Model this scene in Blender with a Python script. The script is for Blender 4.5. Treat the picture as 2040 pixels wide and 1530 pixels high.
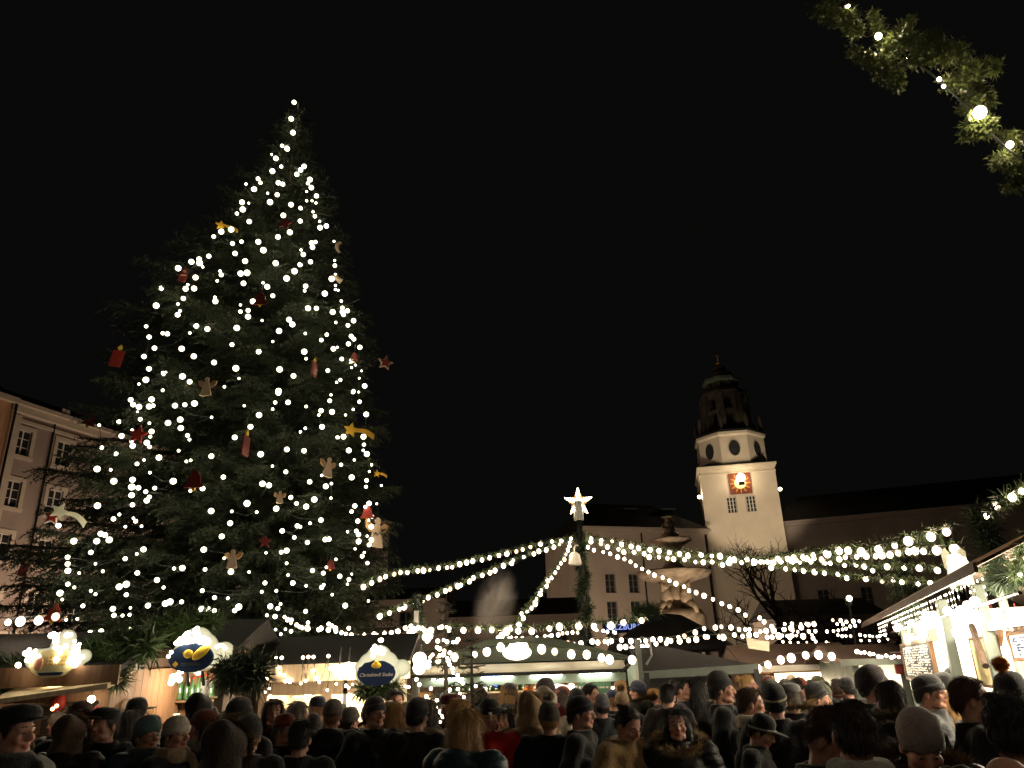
import bpy, bmesh, math, random
import numpy as np
from mathutils import Vector, Matrix, Euler
R = math.radians
random.seed(7); rng = np.random.default_rng(7)
for o in list(bpy.data.objects): bpy.data.objects.remove(o)
S = bpy.context.scene
COL = S.collection
# ------------------------------------------------------------------ camera, sky, exposure
FPX, PITCH, ROLL, CZ = 1500.0, R(21.0), R(-1.8), 1.92
cam_d = bpy.data.cameras.new('camera'); cam = bpy.data.objects.new('camera', cam_d); COL.objects.link(cam)
cam_d.sensor_width = 36; cam_d.lens = 36*FPX/2040; cam_d.clip_end = 2000; cam_d.clip_start = 0.05
CM = (Matrix.Rotation(R(90)+PITCH, 3, 'X') @ Matrix.Rotation(ROLL, 3, 'Z'))
cam.matrix_world = Matrix.Translation((0, 0, CZ)) @ CM.to_4x4()
S.camera = cam
W = bpy.data.worlds.new('World'); S.world = W; W.use_nodes = True
bg = W.node_tree.nodes['Background']; bg.inputs[0].default_value = (1.0, 0.95, 0.92, 1); bg.inputs[1].default_value = 0.0028
S.view_settings.view_transform = 'Standard'; S.view_settings.look = 'None'
S.view_settings.exposure = 0; S.view_settings.gamma = 1; S.view_settings.use_curve_mapping = False
try:
    S.cycles.use_denoising = True; S.cycles.use_light_tree = True
    S.cycles.sample_clamp_indirect = 4; S.cycles.max_bounces = 5; S.cycles.diffuse_bounces = 3
    S.cycles.transparent_max_bounces = 16; S.cycles.volume_bounces = 0; S.cycles.caustics_reflective = False
    S.cycles.blur_glossy = 1.0
except Exception: pass

def at(px, py, Y):
    """point of the place seen at pixel (px,py) of the photo, Y metres ahead of the camera"""
    d = CM @ Vector(((px-1020)/FPX, -(py-765)/FPX, -1))
    t = Y/d.y
    return Vector((d.x*t, Y, CZ+d.z*t))
def hor(px): return 1341-(px-1020)*0.0314

# ------------------------------------------------------------------ tags and mesh helpers
def tag(o, label=None, cat=None, group=None, kind=None):
    if label: o['label'] = label
    if cat: o['category'] = cat
    if group: o['group'] = group
    if kind: o['kind'] = kind
    return o
def empty(name, loc=(0,0,0), rz=0, label=None, cat=None, group=None):
    o = bpy.data.objects.new(name, None); COL.objects.link(o)
    o.location = loc; o.rotation_euler = (0,0,rz); o.empty_display_size = .2
    return tag(o, label, cat, group)
def link(name, me, m=None, parent=None, loc=None):
    o = bpy.data.objects.new(name, me); COL.objects.link(o)
    if m is not None and not me.materials: me.materials.append(m)
    if parent is not None: o.parent = parent
    if loc is not None: o.location = loc
    return o
def tri_mesh(name, V, T, smooth=False):
    me = bpy.data.meshes.new(name)
    V = np.asarray(V, np.float32); T = np.asarray(T, np.int32)
    k = T.shape[1]
    me.vertices.add(len(V)); me.vertices.foreach_set('co', V.ravel())
    me.loops.add(T.size); me.loops.foreach_set('vertex_index', T.ravel())
    me.polygons.add(len(T)); me.polygons.foreach_set('loop_start', np.arange(0, T.size, k, dtype=np.int32))
    me.polygons.foreach_set('loop_total', np.full(len(T), k, np.int32))
    if smooth: me.polygons.foreach_set('use_smooth', np.ones(len(T), bool))
    me.update(calc_edges=True); return me
class MB:
    def __init__(s): s.v = []; s.f = []
    def add(s, vs, fs):
        b = len(s.v); s.v += [tuple(p) for p in vs]; s.f += [tuple(i+b for i in f) for f in fs]; return s
    def box(s, c, d, rot=None):
        x, y, z = d[0]/2, d[1]/2, d[2]/2
        ps = [Vector((i*x, j*y, k*z)) for k in (-1,1) for j in (-1,1) for i in (-1,1)]
        if rot is not None: ps = [rot @ p for p in ps]
        c = Vector(c)
        return s.add([p+c for p in ps], [(0,2,3,1),(4,5,7,6),(0,1,5,4),(2,6,7,3),(0,4,6,2),(1,3,7,5)])
    def tube(s, pts, rad, n=8, caps=True):
        pts = [Vector(p) for p in pts]
        if not hasattr(rad, '__len__'): rad = [rad]*len(pts)
        b = len(s.v); ref = None
        for i, p in enumerate(pts):
            d = (pts[min(i+1, len(pts)-1)]-pts[max(i-1, 0)])
            if d.length < 1e-9: d = Vector((0,0,1))
            d.normalize()
            if ref is None: ref = d.orthogonal().normalized()
            ref = (ref - d*ref.dot(d))
            if ref.length < 1e-6: ref = d.orthogonal()
            ref.normalize(); w = d.cross(ref)
            for k in range(n):
                a = 2*math.pi*k/n
                s.v.append(tuple(p+(ref*math.cos(a)+w*math.sin(a))*rad[i]))
        for i in range(len(pts)-1):
            for k in range(n):
                k2 = (k+1) % n
                s.f.append((b+i*n+k, b+i*n+k2, b+(i+1)*n+k2, b+(i+1)*n+k))
        if caps:
            s.f.append(tuple(b+k for k in reversed(range(n)))); s.f.append(tuple(b+(len(pts)-1)*n+k for k in range(n)))
        return s
    def lathe(s, prof, n=16, c=(0,0,0), sx=1, sy=1, fn=None, a0=0.0):
        b = len(s.v); m = len(prof)
        for (r, z) in prof:
            for k in range(n):
                a = 2*math.pi*k/n+a0; q = r*(fn(a, z) if fn else 1)
                s.v.append((c[0]+q*math.cos(a)*sx, c[1]+q*math.sin(a)*sy, c[2]+z))
        for i in range(m-1):
            for k in range(n):
                k2 = (k+1) % n
                s.f.append((b+i*n+k, b+i*n+k2, b+(i+1)*n+k2, b+(i+1)*n+k))
        s.f.append(tuple(b+k for k in reversed(range(n)))); s.f.append(tuple(b+(m-1)*n+k for k in range(n)))
        return s
    def ell(s, c, r, n=12, m=8, rot=None):
        c = Vector(c); b = len(s.v)
        if not hasattr(r, '__len__'): r = (r, r, r)
        for i in range(m+1):
            t = math.pi*i/m
            for k in range(n):
                a = 2*math.pi*k/n
                p = Vector((r[0]*math.sin(t)*math.cos(a), r[1]*math.sin(t)*math.sin(a), -r[2]*math.cos(t)))
                if i in (0, m): p = Vector((0, 0, -r[2]*math.cos(t)))
                if rot is not None: p = rot @ p
                s.v.append(tuple(p+c))
        for i in range(m):
            for k in range(n):
                k2 = (k+1) % n
                if i == 0: s.f.append((b+k, b+n+k2, b+n+k))
                elif i == m-1: s.f.append((b+i*n+k, b+i*n+k2, b+(i+1)*n+k))
                else: s.f.append((b+i*n+k, b+i*n+k2, b+(i+1)*n+k2, b+(i+1)*n+k))
        return s
    def plate(s, outline, th, ox=0.0):
        """outline in x,z ; thickness along y"""
        n = len(outline); b = len(s.v)
        for y in (-th/2, th/2):
            for (x, z) in outline: s.v.append((x, y+ox, z))
        s.f.append(tuple(b+i for i in range(n))); s.f.append(tuple(b+n+i for i in reversed(range(n))))
        for i in range(n):
            j = (i+1) % n; s.f.append((b+i, b+n+i, b+n+j, b+j))
        return s
    def mesh(s, name, smooth=False):
        me = bpy.data.meshes.new(name); me.from_pydata(s.v, [], s.f)
        bm = bmesh.new(); bm.from_mesh(me)
        bmesh.ops.remove_doubles(bm, verts=bm.verts, dist=1e-5)
        bmesh.ops.recalc_face_normals(bm, faces=bm.faces)
        if smooth:
            for f in bm.faces: f.smooth = True
        bm.to_mesh(me); bm.free(); return me
    def build(s, name, m, parent=None, smooth=False, loc=None, bevel=0):
        o = link(name, s.mesh(name, smooth), m, parent, loc)
        if bevel:
            b = o.modifiers.new('bevel', 'BEVEL'); b.width = bevel; b.segments = 2; b.limit_method = 'ANGLE'
        return o
def copy(o, parent, loc=None, rz=None):
    c = o.copy(); COL.objects.link(c); c.parent = parent
    if loc is not None: c.location = loc
    if rz is not None: c.rotation_euler.z = rz
    return c

# ------------------------------------------------------------------ materials
def mat(name, col, rough=.7, var=.25, scale=6.0, bump=.0, metal=0.0, bscale=None, objcol=False, spec=.3, stretch=(1,1,1), trans=0.0, sheen=0.0, col2=None):
    m = bpy.data.materials.new(name); m.use_nodes = True
    nt = m.node_tree; N = nt.nodes; L = nt.links; P = N['Principled BSDF']
    P.inputs['Roughness'].default_value = rough; P.inputs['Metallic'].default_value = metal
    P.inputs['Specular IOR Level'].default_value = spec
    if sheen: P.inputs['Sheen Weight'].default_value = sheen
    tc = N.new('ShaderNodeTexCoord'); mp = N.new('ShaderNodeMapping'); mp.inputs['Scale'].default_value = stretch
    L.new(tc.outputs['Object'], mp.inputs['Vector'])
    nz = N.new('ShaderNodeTexNoise'); nz.inputs['Scale'].default_value = scale; nz.inputs['Detail'].default_value = 5
    L.new(mp.outputs[0], nz.inputs['Vector'])
    mx = N.new('ShaderNodeMix'); mx.data_type = 'RGBA'; mx.blend_type = 'MULTIPLY'; mx.inputs[0].default_value = 1
    rp = N.new('ShaderNodeValToRGB'); rp.color_ramp.elements[0].position = .3; rp.color_ramp.elements[1].position = .7
    lo = 1-var; hi = 1+var*.6
    rp.color_ramp.elements[0].color = (lo, lo, lo, 1); rp.color_ramp.elements[1].color = (hi, hi, hi, 1)
    L.new(nz.outputs['Fac'], rp.inputs[0]); L.new(rp.outputs[0], mx.inputs[7])
    if objcol:
        oi = N.new('ShaderNodeObjectInfo'); L.new(oi.outputs['Color'], mx.inputs[6])
    else: mx.inputs[6].default_value = (*col, 1)
    L.new(mx.outputs[2], P.inputs['Base Color'])
    if bump:
        bp = N.new('ShaderNodeBump'); bp.inputs['Strength'].default_value = bump; bp.inputs['Distance'].default_value = .02
        n2 = N.new('ShaderNodeTexNoise'); n2.inputs['Scale'].default_value = bscale or scale*5; n2.inputs['Detail'].default_value = 4
        L.new(mp.outputs[0], n2.inputs['Vector']); L.new(n2.outputs['Fac'], bp.inputs['Height']); L.new(bp.outputs[0], P.inputs['Normal'])
    if trans:
        tr = N.new('ShaderNodeBsdfTranslucent'); ms = N.new('ShaderNodeMixShader'); ms.inputs[0].default_value = trans
        L.new(mx.outputs[2], tr.inputs['Color']); L.new(P.outputs[0], ms.inputs[1]); L.new(tr.outputs[0], ms.inputs[2])
        L.new(ms.outputs[0], N['Material Output'].inputs['Surface'])
    return m
def lit(name, col, strength, rim=1.0, power=1.4, facing=True):
    """a glowing surface, hottest face on to imitate the halo round a bulb"""
    m = bpy.data.materials.new(name); m.use_nodes = True
    nt = m.node_tree; N = nt.nodes; L = nt.links
    for n in list(N): N.remove(n)
    out = N.new('ShaderNodeOutputMaterial'); em = N.new('ShaderNodeEmission'); em.inputs[0].default_value = (*col, 1)
    em.inputs[1].default_value = strength
    if facing:  # rim falloff put into the emission, standing in for a bulb's halo
        lw = N.new('ShaderNodeLayerWeight'); lw.inputs[0].default_value = .5
        a = N.new('ShaderNodeMath'); a.operation = 'SUBTRACT'; a.inputs[0].default_value = 1; L.new(lw.outputs['Facing'], a.inputs[1])
        b = N.new('ShaderNodeMath'); b.operation = 'POWER'; L.new(a.outputs[0], b.inputs[0]); b.inputs[1].default_value = power
        c = N.new('ShaderNodeMath'); c.operation = 'MULTIPLY_ADD'; L.new(b.outputs[0], c.inputs[0]); c.inputs[1].default_value = strength; c.inputs[2].default_value = rim
        L.new(c.outputs[0], em.inputs[1])
    L.new(em.outputs[0], out.inputs[0]); return m
M = {}
M['ground'] = mat('cobble_paving', (.09,.085,.08), .7, .5, 3, .6, bscale=9)
M['needle'] = mat('fir_needles', (.028,.038,.019), .6, .45, 1.2)
M['needle_dark'] = mat('dark_fir_needles', (.028,.045,.022), .65, .4, 2)
M['garland'] = mat('garland_green', (.05,.085,.025), .5, .4, 5, spec=.5)
M['garland_near'] = mat('ivy_green', (.095,.12,.035), .3, .5, 14, spec=.6)
M['bark'] = mat('bark', (.045,.034,.026), .9, .4, 8, .6)
M['twig'] = mat('bare_twigs', (.035,.028,.024), .9, .3, 8)
M['plaster_grey'] = mat('grey_plaster', (.29,.235,.21), .9, .12, .6, .15, bscale=12)
M['plaster_trim'] = mat('pale_trim_plaster', (.47,.41,.345), .85, .1, 1.5)
M['plaster_orange'] = mat('orange_plaster', (.5,.29,.17), .9, .12, 1)
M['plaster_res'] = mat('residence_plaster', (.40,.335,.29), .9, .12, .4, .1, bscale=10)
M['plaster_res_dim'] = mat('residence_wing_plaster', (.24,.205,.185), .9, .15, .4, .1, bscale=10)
M['plaster_tower'] = mat('tower_plaster', (.62,.55,.45), .88, .1, .5, .1, bscale=8)
M['roof_dark'] = mat('dark_roof_tiles', (.014,.012,.012), .8, .3, 2, .4)
M['copper'] = mat('green_copper', (.16,.21,.17), .7, .3, 2)
M['belfry'] = mat('belfry_stone', (.07,.06,.05), .9, .3, 1)
M['frame_white'] = mat('white_window_frame', (.6,.58,.54), .6, .08)
M['frame_grey'] = mat('grey_window_frame', (.16,.145,.13), .7, .1)
M['glass'] = mat('dark_window_glass', (.03,.032,.036), .12, .3, 1.5, spec=.6)
M['stone'] = mat('fountain_marble', (.46,.36,.27), .8, .55, 1.6, .6)
M['wood'] = mat('brown_wood', (.16,.085,.045), .75, .4, 3, .3, stretch=(6,6,.6))
M['wood_dark'] = mat('dark_wood', (.055,.034,.024), .8, .4, 3, .3, stretch=(6,6,.6))
M['wood_pale'] = mat('pale_pine_wood', (.68,.54,.36), .7, .2, 3, .2, stretch=(7,7,.5))
M['tin'] = mat('painted_roof_board', (.085,.055,.042), .7, .3, 2, .2)
M['canvas_green'] = mat('green_canvas', (.035,.05,.032), .8, .25, 2, .2, trans=.15)
M['canvas_cream'] = mat('cream_canvas', (.62,.56,.44), .8, .1, 3, .2, trans=.45)
M['canvas_black'] = mat('black_canvas', (.022,.021,.02), .75, .3, 1.5, .3)
M['canvas_brown'] = mat('brown_awning_canvas', (.27,.2,.15), .75, .2, 1.5, .2, trans=.2)
M['mint'] = mat('mint_painted_board', (.34,.44,.37), .6, .15, 3)
M['mint_dark'] = mat('green_sign_paint', (.11,.27,.17), .6, .15, 3)
M['post_green'] = mat('grey_green_post', (.12,.14,.12), .55, .2, 3)
M['post_white'] = mat('white_post', (.55,.55,.5), .5, .1, 3)
M['steel'] = mat('grey_steel', (.3,.3,.3), .35, .1, 4, metal=.8)
M['black'] = mat('black_paint', (.015,.015,.015), .5, .1)
M['white'] = mat('white_paint', (.75,.73,.68), .6, .06)
M['navy'] = mat('navy_paint', (.012,.03,.09), .5, .1)
M['yellow'] = mat('yellow_paint', (.75,.5,.05), .5, .1)
M['cream'] = mat('cream_paint', (.72,.62,.33), .6, .15, 8)
M['gold'] = mat('golden_paint', (.6,.33,.03), .5, .1)
M['red'] = mat('red_paint', (.27,.025,.018), .55, .15)
M['dial_red'] = mat('brick_red_dial', (.20,.05,.03), .8, .3, 3)
M['red_dark'] = mat('dark_red_paint', (.12,.014,.012), .6, .2)
M['rose'] = mat('rose_paint', (.65,.3,.2), .6, .2)
M['skin_wood'] = mat('pale_birch_plywood', (.52,.38,.28), .7, .12, 4)
M['gold_wood'] = mat('wing_plywood', (.5,.3,.14), .7, .15, 4)
M['snow'] = mat('white_cloud_plastic', (.74,.70,.55), .5, .05, 4)
M['chalk'] = mat('chalkboard', (.05,.055,.055), .8, .3, 4)
M['paper'] = mat('printed_paper', (.78,.76,.70), .8, .08, 10)
M['cable'] = mat('black_cable', (.02,.025,.02), .6)
M['skin'] = None
M['cloth'] = mat('cloth', (1,1,1), .85, .3, 9, .45, bscale=55, objcol=True, sheen=.2)
M['puffer'] = mat('quilted_nylon', (1,1,1), .5, .2, 5, .5, bscale=14, objcol=True, stretch=(1,1,3))
M['knit'] = mat('knitted_wool', (1,1,1), .95, .25, 30, .7, bscale=140, objcol=True, sheen=.3)
M['hair'] = mat('hair', (1,1,1), .45, .4, 25, .6, bscale=90, objcol=True, stretch=(1,1,.15), spec=.5)
M['fur'] = mat('fur', (1,1,1), .9, .5, 30, 0, objcol=True)
M['eyew'] = mat('eye_white', (.36,.33,.30), .3, 0)
M['iris'] = mat('dark_iris', (.03,.02,.015), .2, 0)
sk = mat('skin', (.50,.27,.19), .55, .12, 14, .12, bscale=60)
nt = sk.node_tree; vc = nt.nodes.new('ShaderNodeAttribute'); vc.attribute_name = 'tint'
mm = nt.nodes.new('ShaderNodeMix'); mm.data_type = 'RGBA'; mm.blend_type = 'MULTIPLY'; mm.inputs[0].default_value = 1
src = [l for l in nt.links if l.to_socket.name == 'Base Color'][0].from_socket
nt.links.new(src, mm.inputs[6]); nt.links.new(vc.outputs['Color'], mm.inputs[7]); nt.links.new(mm.outputs[2], nt.nodes['Principled BSDF'].inputs['Base Color'])
nt.nodes['Principled BSDF'].inputs['Subsurface Weight'].default_value = .0
M['skin'] = sk
M['bulb'] = lit('warm_bulb', (1,.76,.52), 58, .16, 3.2)
M['bulb_tree'] = lit('tree_bulb', (1,.92,.62), 30, .12, 3.0)
M['bulb_near'] = lit('near_bulb', (1,.80,.58), 330, .2, 4)
M['star_lit'] = lit('star_light', (1,.72,.34), 2.6, .4)
M['tube_lit'] = lit('fluorescent_tube', (1,.97,.82), 22, 0, facing=False)
M['shop_lit'] = lit('shop_lamp', (1,.86,.6), 30, .5)
M['cloud_bulb_glow'] = lit('bulb_glow_on_cloud', (1,.92,.58), .75, .2, .9)  # bulb light on the cloud bodies, put in as their own emission
M['figure_lit'] = lit('lit_figure', (1,.90,.62), 2.2, .3, .6)
M['screen'] = lit('blue_screen', (.12,.34,1), 1.2, 0, facing=False)
M['blue_sign'] = lit('blue_lit_letters', (.35,.45,1), 1.3, 0, facing=False)
M['flood'] = lit('flood_lamp', (1,.8,.5), 40, 2)
M['candle'] = lit('candle_flame', (1,.55,.2), 14, 1)

# ------------------------------------------------------------------ bulbs, light strings, foliage
ico = bmesh.new(); bmesh.ops.create_icosphere(ico, subdivisions=2, radius=1)
for f in ico.faces: f.smooth = True
def bulb_mesh(name, m):
    me = bpy.data.meshes.new(name); ico.to_mesh(me); me.materials.append(m); return me
BULB_DIM = bulb_mesh('dim_bulb', lit('dim_bulb', (1,.70,.42), 7, .1, 2.5))
BULB, BULB_TREE, BULB_NEAR = bulb_mesh('bulb', M['bulb']), bulb_mesh('tree_bulb', M['bulb_tree']), bulb_mesh('near_bulb', M['bulb_near'])
SHOP = bulb_mesh('shop_bulb', M['shop_lit'])
def path(pts, n=120):
    P = [Vector(p) for p in pts]; out = []
    for i in range(len(P)-1):
        p0, p1, p2, p3 = P[max(i-1,0)], P[i], P[i+1], P[min(i+2,len(P)-1)]
        for k in range(n//(len(P)-1)+1):
            t = k/(n//(len(P)-1)+1)
            out.append(.5*((2*p1)+(p2-p0)*t+(2*p0-5*p1+4*p2-p3)*t*t+(3*p1-p0-3*p2+p3)*t**3))
    out.append(P[-1]); return out
def resample(pl, n):
    d = [0]
    for a, b in zip(pl, pl[1:]): d.append(d[-1]+(b-a).length)
    res = []; j = 0
    for k in range(n):
        s = d[-1]*(k+.5)/n
        while j < len(d)-2 and d[j+1] < s: j += 1
        t = (s-d[j])/max(d[j+1]-d[j], 1e-9); res.append(pl[j].lerp(pl[j+1], t))
    return res
def blades(P, D, ln, wd, spread=.6):
    """one slim triangle per point P pointing along D"""
    P = np.asarray(P, float); D = np.asarray(D, float); n = len(P)
    D = D/np.maximum(np.linalg.norm(D, axis=1, keepdims=True), 1e-9)
    D = D+rng.normal(0, spread, (n,3)); D /= np.maximum(np.linalg.norm(D, axis=1, keepdims=True), 1e-9)
    A = np.cross(D, rng.normal(0, 1, (n,3))); A /= np.maximum(np.linalg.norm(A, axis=1, keepdims=True), 1e-9)
    ln = np.asarray(ln)*np.ones(n); wd = np.asarray(wd)*np.ones(n)
    V = np.empty((n,3,3)); V[:,0] = P-A*wd[:,None]/2; V[:,1] = P+A*wd[:,None]/2; V[:,2] = P+D*ln[:,None]
    return V.reshape(-1,3), np.arange(3*n).reshape(-1,3)
def greenery(name, pl, rad, count, ln, wd, m, parent):
    pts = resample(pl, count); P = []; D = []
    for i, p in enumerate(pts):
        q = pts[min(i+1, count-1)]-pts[max(i-1, 0)]
        q.normalize() if q.length > 1e-9 else None
        r = Vector(rng.normal(0, 1, 3)); r = (r-q*r.dot(q)*.6).normalized()
        lump = .55+.45*math.sin(i*37.0/count*6.28)*math.sin(i*13.0/count*6.28)
        P.append(p+r*rad*rng.uniform(.1,.75)*lump); D.append(r*rng.uniform(.5,1)+q*rng.normal(0,.5)+Vector((0,0,-.25)))
    V, T = blades(P, D, rng.uniform(.5,1.1,count)*ln, wd, .35)
    o = link(name, tri_mesh(name, V, T), m, parent); o['kind'] = 'stuff'; return o
NB = [0]
def light_string(label, pts, n, r=.045, green=0, group='strings of bulbs over the market', bm=None, name='light_string', gm=None, cat='light string', glen=.11, jit=.0):
    pl = path([at(*p) for p in pts])
    c0 = pl[0].copy(); root = empty(name, c0, 0, label, cat, group)
    pl = [p-c0 for p in pl]
    MB().tube(resample(pl, 40), .008, 5).build('cable', M['cable'], root)
    bs = resample(pl, n)
    for b in bs:
        o = link('bulb', BULB_DIM if (bm is None and rng.random() < .07) else (bm or BULB), None, root, b+Vector((rng.normal(0,.03), rng.normal(0,.025), -r*.8+rng.normal(0,.012)-abs(rng.normal(0,jit)))))
        k = .83*r*rng.uniform(.72,1.2); o.scale = (k, k, k*1.12); NB[0] += 1
    if green: greenery('fir_sprigs', pl, green, int(400+180*sum((b-a).length for a, b in zip(pl, pl[1:]))), glen, .014, gm or M['garland'], root)
    return root
# ------------------------------------------------------------------ ground
g = MB().add([(-400,-60,0),(400,-60,0),(400,500,0),(-400,500,0)], [(0,1,2,3)]).build('ground', M['ground']); g['kind'] = 'structure'

# ------------------------------------------------------------------ buildings
def wall_open(xs, zs, openings, depth):
    """wall sheet in local x,z (outer face y=0) with real openings and reveals; openings = set of (i,j) cells"""
    b = MB()
    for i in range(len(xs)-1):
        for j in range(len(zs)-1):
            x0, x1, z0, z1 = xs[i], xs[i+1], zs[j], zs[j+1]
            if (i, j) in openings:
                d = depth
                b.add([(x0,0,z0),(x1,0,z0),(x1,0,z1),(x0,0,z1),(x0,d,z0),(x1,d,z0),(x1,d,z1),(x0,d,z1)],
                      [(0,4,5,1),(1,5,6,2),(2,6,7,3),(3,7,4,0)])
            else: b.add([(x0,0,z0),(x1,0,z0),(x1,0,z1),(x0,0,z1)], [(0,1,2,3)])
    return b
def window_proto(w, h, surround, nx=2, nz=3, d=.18, sm=None, fm='frame_white'):
    """meshes of one window: frame with bars, pane, surround"""
    f = MB(); t = .07
    for x in (-w/2+t/2, w/2-t/2): f.box((x, d-.03, h/2), (t, .06, h))
    for z in (t/2, h-t/2): f.box((0, d-.03, z), (w-2*t, .06, t))
    for k in range(1, nx): f.box((-w/2+w*k/nx, d-.04, h/2), (.11, .06, h-2*t))
    for k in range(1, nz): f.box((0, d-.025, h*k/nz), (w-2*t, .03, .045))
    p = MB().box((0, d+.02, h/2), (w, .02, h))
    s = MB()
    if surround:
        q = surround
        for x in (-w/2-q/2, w/2+q/2): s.box((x, -.03, h/2), (q, .08, h))
        s.box((0, -.03, h+q/2), (w+2*q, .08, q)); s.box((0, -.05, -q/2), (w+2*q+.1, .14, q))
    a = f.mesh('window_frame'); a.materials.append(M[fm])
    c = p.mesh('window_pane'); c.materials.append(M['glass'])
    e = None
    if surround: e = s.mesh('window_surround'); e.materials.append(sm or M['plaster_trim'])
    return a, c, e
def put_window(pr, parent, x, z):
    o = link('window', pr[0], None, parent, (x, 0, z)); link('pane', pr[1], None, o)
    if pr[2]: link('surround', pr[2], None, o)
    return o
def rayplane(px, py, P0, d):
    """pixel ray with the vertical plane through P0 along horizontal unit d -> (s, z)"""
    n = Vector((-d.y, d.x, 0)); r = CM @ Vector(((px-1020)/FPX, -(py-765)/FPX, -1)); O = Vector((0,0,CZ))
    t = (P0-O).dot(n)/r.dot(n); q = O+r*t; return (q-P0).dot(d), q.z

# hotel at the left
P0 = at(45, 882, 54); P0.z = 0
a_best = min((abs(rayplane(45, 826, P0, Vector((math.sin(R(a)), math.cos(R(a)), 0)))[1]-rayplane(405, 938, P0, Vector((math.sin(R(a)), math.cos(R(a)), 0)))[1]), a) for a in [x*.5 for x in range(16, 100)])[1]
d = Vector((math.sin(R(a_best)), math.cos(R(a_best)), 0))
hz = math.atan2(d.y, d.x)
s2 = rayplane(126, 905, P0, d)[0]
s_end = rayplane(772, 1120, P0, d)[0]
zr = [rayplane(45, 882, P0, d)[1], rayplane(22, 978, P0, d)[1], rayplane(5, 1090, P0, d)[1]]
zc = rayplane(45, 826, P0, d)[1]
fl = (zr[0]-zr[2])/2; ww, wh = 1.25, 1.95
hotel = empty('apartment_building', P0, hz, 'long grey plastered four storey building with pale window surrounds behind the tall tree', 'building')
sp = s2; nwin = int(min((s_end-2)/sp, 22)); x_lo = rayplane(12, 870, P0, d)[0]
xs = [x_lo]; zs = [0]
cent = [zr[0]-fl*k for k in (4,3,2,1,0) if zr[0]-fl*k > 1.6]
for k in range(0, nwin+1):
    c = sp*k
    if c+ww < s_end-.5: xs += [c-ww/2, c+ww/2]
xs.append(s_end)
for c in cent: zs += [c-wh/2, c+wh/2]
zs.append(zc)
ops = {(i, j) for i in range(1, len(xs)-1, 2) for j in range(1, len(zs)-1, 2)}
wall_open(xs, zs, ops, .25).build('wall', M['plaster_grey'], hotel)
# shell behind the front
MB().box(((x_lo+s_end)/2, 7.2, zc/2), (s_end-x_lo, 13.6, zc-.02)).build('rear_walls', M['plaster_grey'], hotel)
cm = MB(); cm.box(((x_lo+s_end)/2, -.15, zc+.25), (s_end-x_lo+.5, .6, .5)); cm.box(((x_lo+s_end)/2, -.3, zc+.65), (s_end-x_lo+.8, .9, .3)); cm.box(((x_lo+s_end)/2, -.05, zc-.5), (s_end-x_lo+.2, .16, .25))
cm.build('cornice', M['plaster_trim'], hotel)
MB().box(((x_lo+s_end)/2, -.04, cent[1]-wh/2-1.0), (s_end-x_lo+.1, .14, .3)).build('string_course', M['plaster_trim'], hotel)
rf = MB(); rf.add([(x_lo-.3,-.7,zc+.8),(s_end+.3,-.7,zc+.8),(s_end+.3,7,zc+4.2),(x_lo-.3,7,zc+4.2),(s_end+.3,14,zc+.8),(x_lo-.3,14,zc+.8)], [(0,1,2,3),(3,2,4,5)])
rf.build('roof', M['roof_dark'], hotel)
xd = (sp*1)/2
MB().tube([(xd+.5,-.1,0),(xd+.5,-.1,zc)], .07, 8).build('downpipe', M['roof_dark'], hotel)
for x in (x_lo+.4, s_end-.5): MB().box((x,-.05,zc/2), (.9,.12,zc-.3)).build('pilaster', M['plaster_trim'], hotel)
bx = rayplane(120, 822, P0, d)[0]
MB().box((bx, -.35, zc+1.0), (.7, .6, .5)).build('roof_hatch', M['plaster_trim'], hotel)
wp = window_proto(ww, wh, .3)
for i in range(1, len(xs)-1, 2):
    for c in cent:
        if i > 1 or c > 0: put_window(wp, hotel, (xs[i]+xs[i+1])/2, c-wh/2)
# orange neighbour on the far left
oh = empty('orange_building', P0+d*(x_lo-.05), hz, 'orange plastered house at the left edge of the photo, beside the grey building', 'building')
zo = rayplane(4, 800, P0, d)[1]
MB().box((-8, 6, zo/2), (16, 12.6, zo)).build('wall', M['plaster_orange'], oh)
MB().box((-8, -.5, zo+.2), (16, .5, .4)).build('cornice', M['plaster_trim'], oh)
MB().add([(-16,-.9,zo+.4),(0,-.9,zo+.4),(0,6,zo+4),(-16,6,zo+4)], [(0,1,2,3)]).build('roof', M['roof_dark'], oh)
MB().tube([(.0,-.5,0),(.0,-.5,zo)], .09, 8).build('downpipe', M['roof_dark'], oh)

# clock tower
TY = 85.0
tl, trr = at(1404, 945, TY), at(1549, 938, TY); tw = trr.x-tl.x; tcx = (tl.x+trr.x)/2+.35
tz = lambda py, px=1470: at(px, py, TY).z
tower = empty('clock_tower', (tcx, TY+tw/2, 0), R(-11), 'white clock tower with dark arched belfry and onion top, lit square clock', 'tower')
h = tw/2; zt = tz(933)
tf = wall_open([-h, -.115*tw-.055*tw-.02*tw, -.115*tw+.055*tw, .115*tw-.055*tw, .115*tw+.075*tw, h], [0, tz(1020,1480), tz(988,1480), zt], {(1,1),(3,1)}, .3)
for i, v in enumerate(tf.v): tf.v[i] = (v[0], v[1]-h, v[2])
tf.add([(-h,-h,0),(-h,h,0),(-h,h,zt),(-h,-h,zt)], [(0,1,2,3)]).add([(h,-h,0),(h,h,0),(h,h,zt),(h,-h,zt)], [(0,3,2,1)]).add([(-h,h,0),(h,h,0),(h,h,zt),(-h,h,zt)], [(0,3,2,1)])
tf.build('shaft', M['plaster_tower'], tower)
hw = tz(988,1480)-tz(1020,1480)
tp = window_proto(.115*tw, hw, 0, 3, 4, .24)
for x in (-.125*tw, .13*tw):
    o = link('window', tp[0], None, tower, (x, -h, tz(1020,1480))); link('pane', tp[1], None, o); o.scale.x = 1.08
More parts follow.
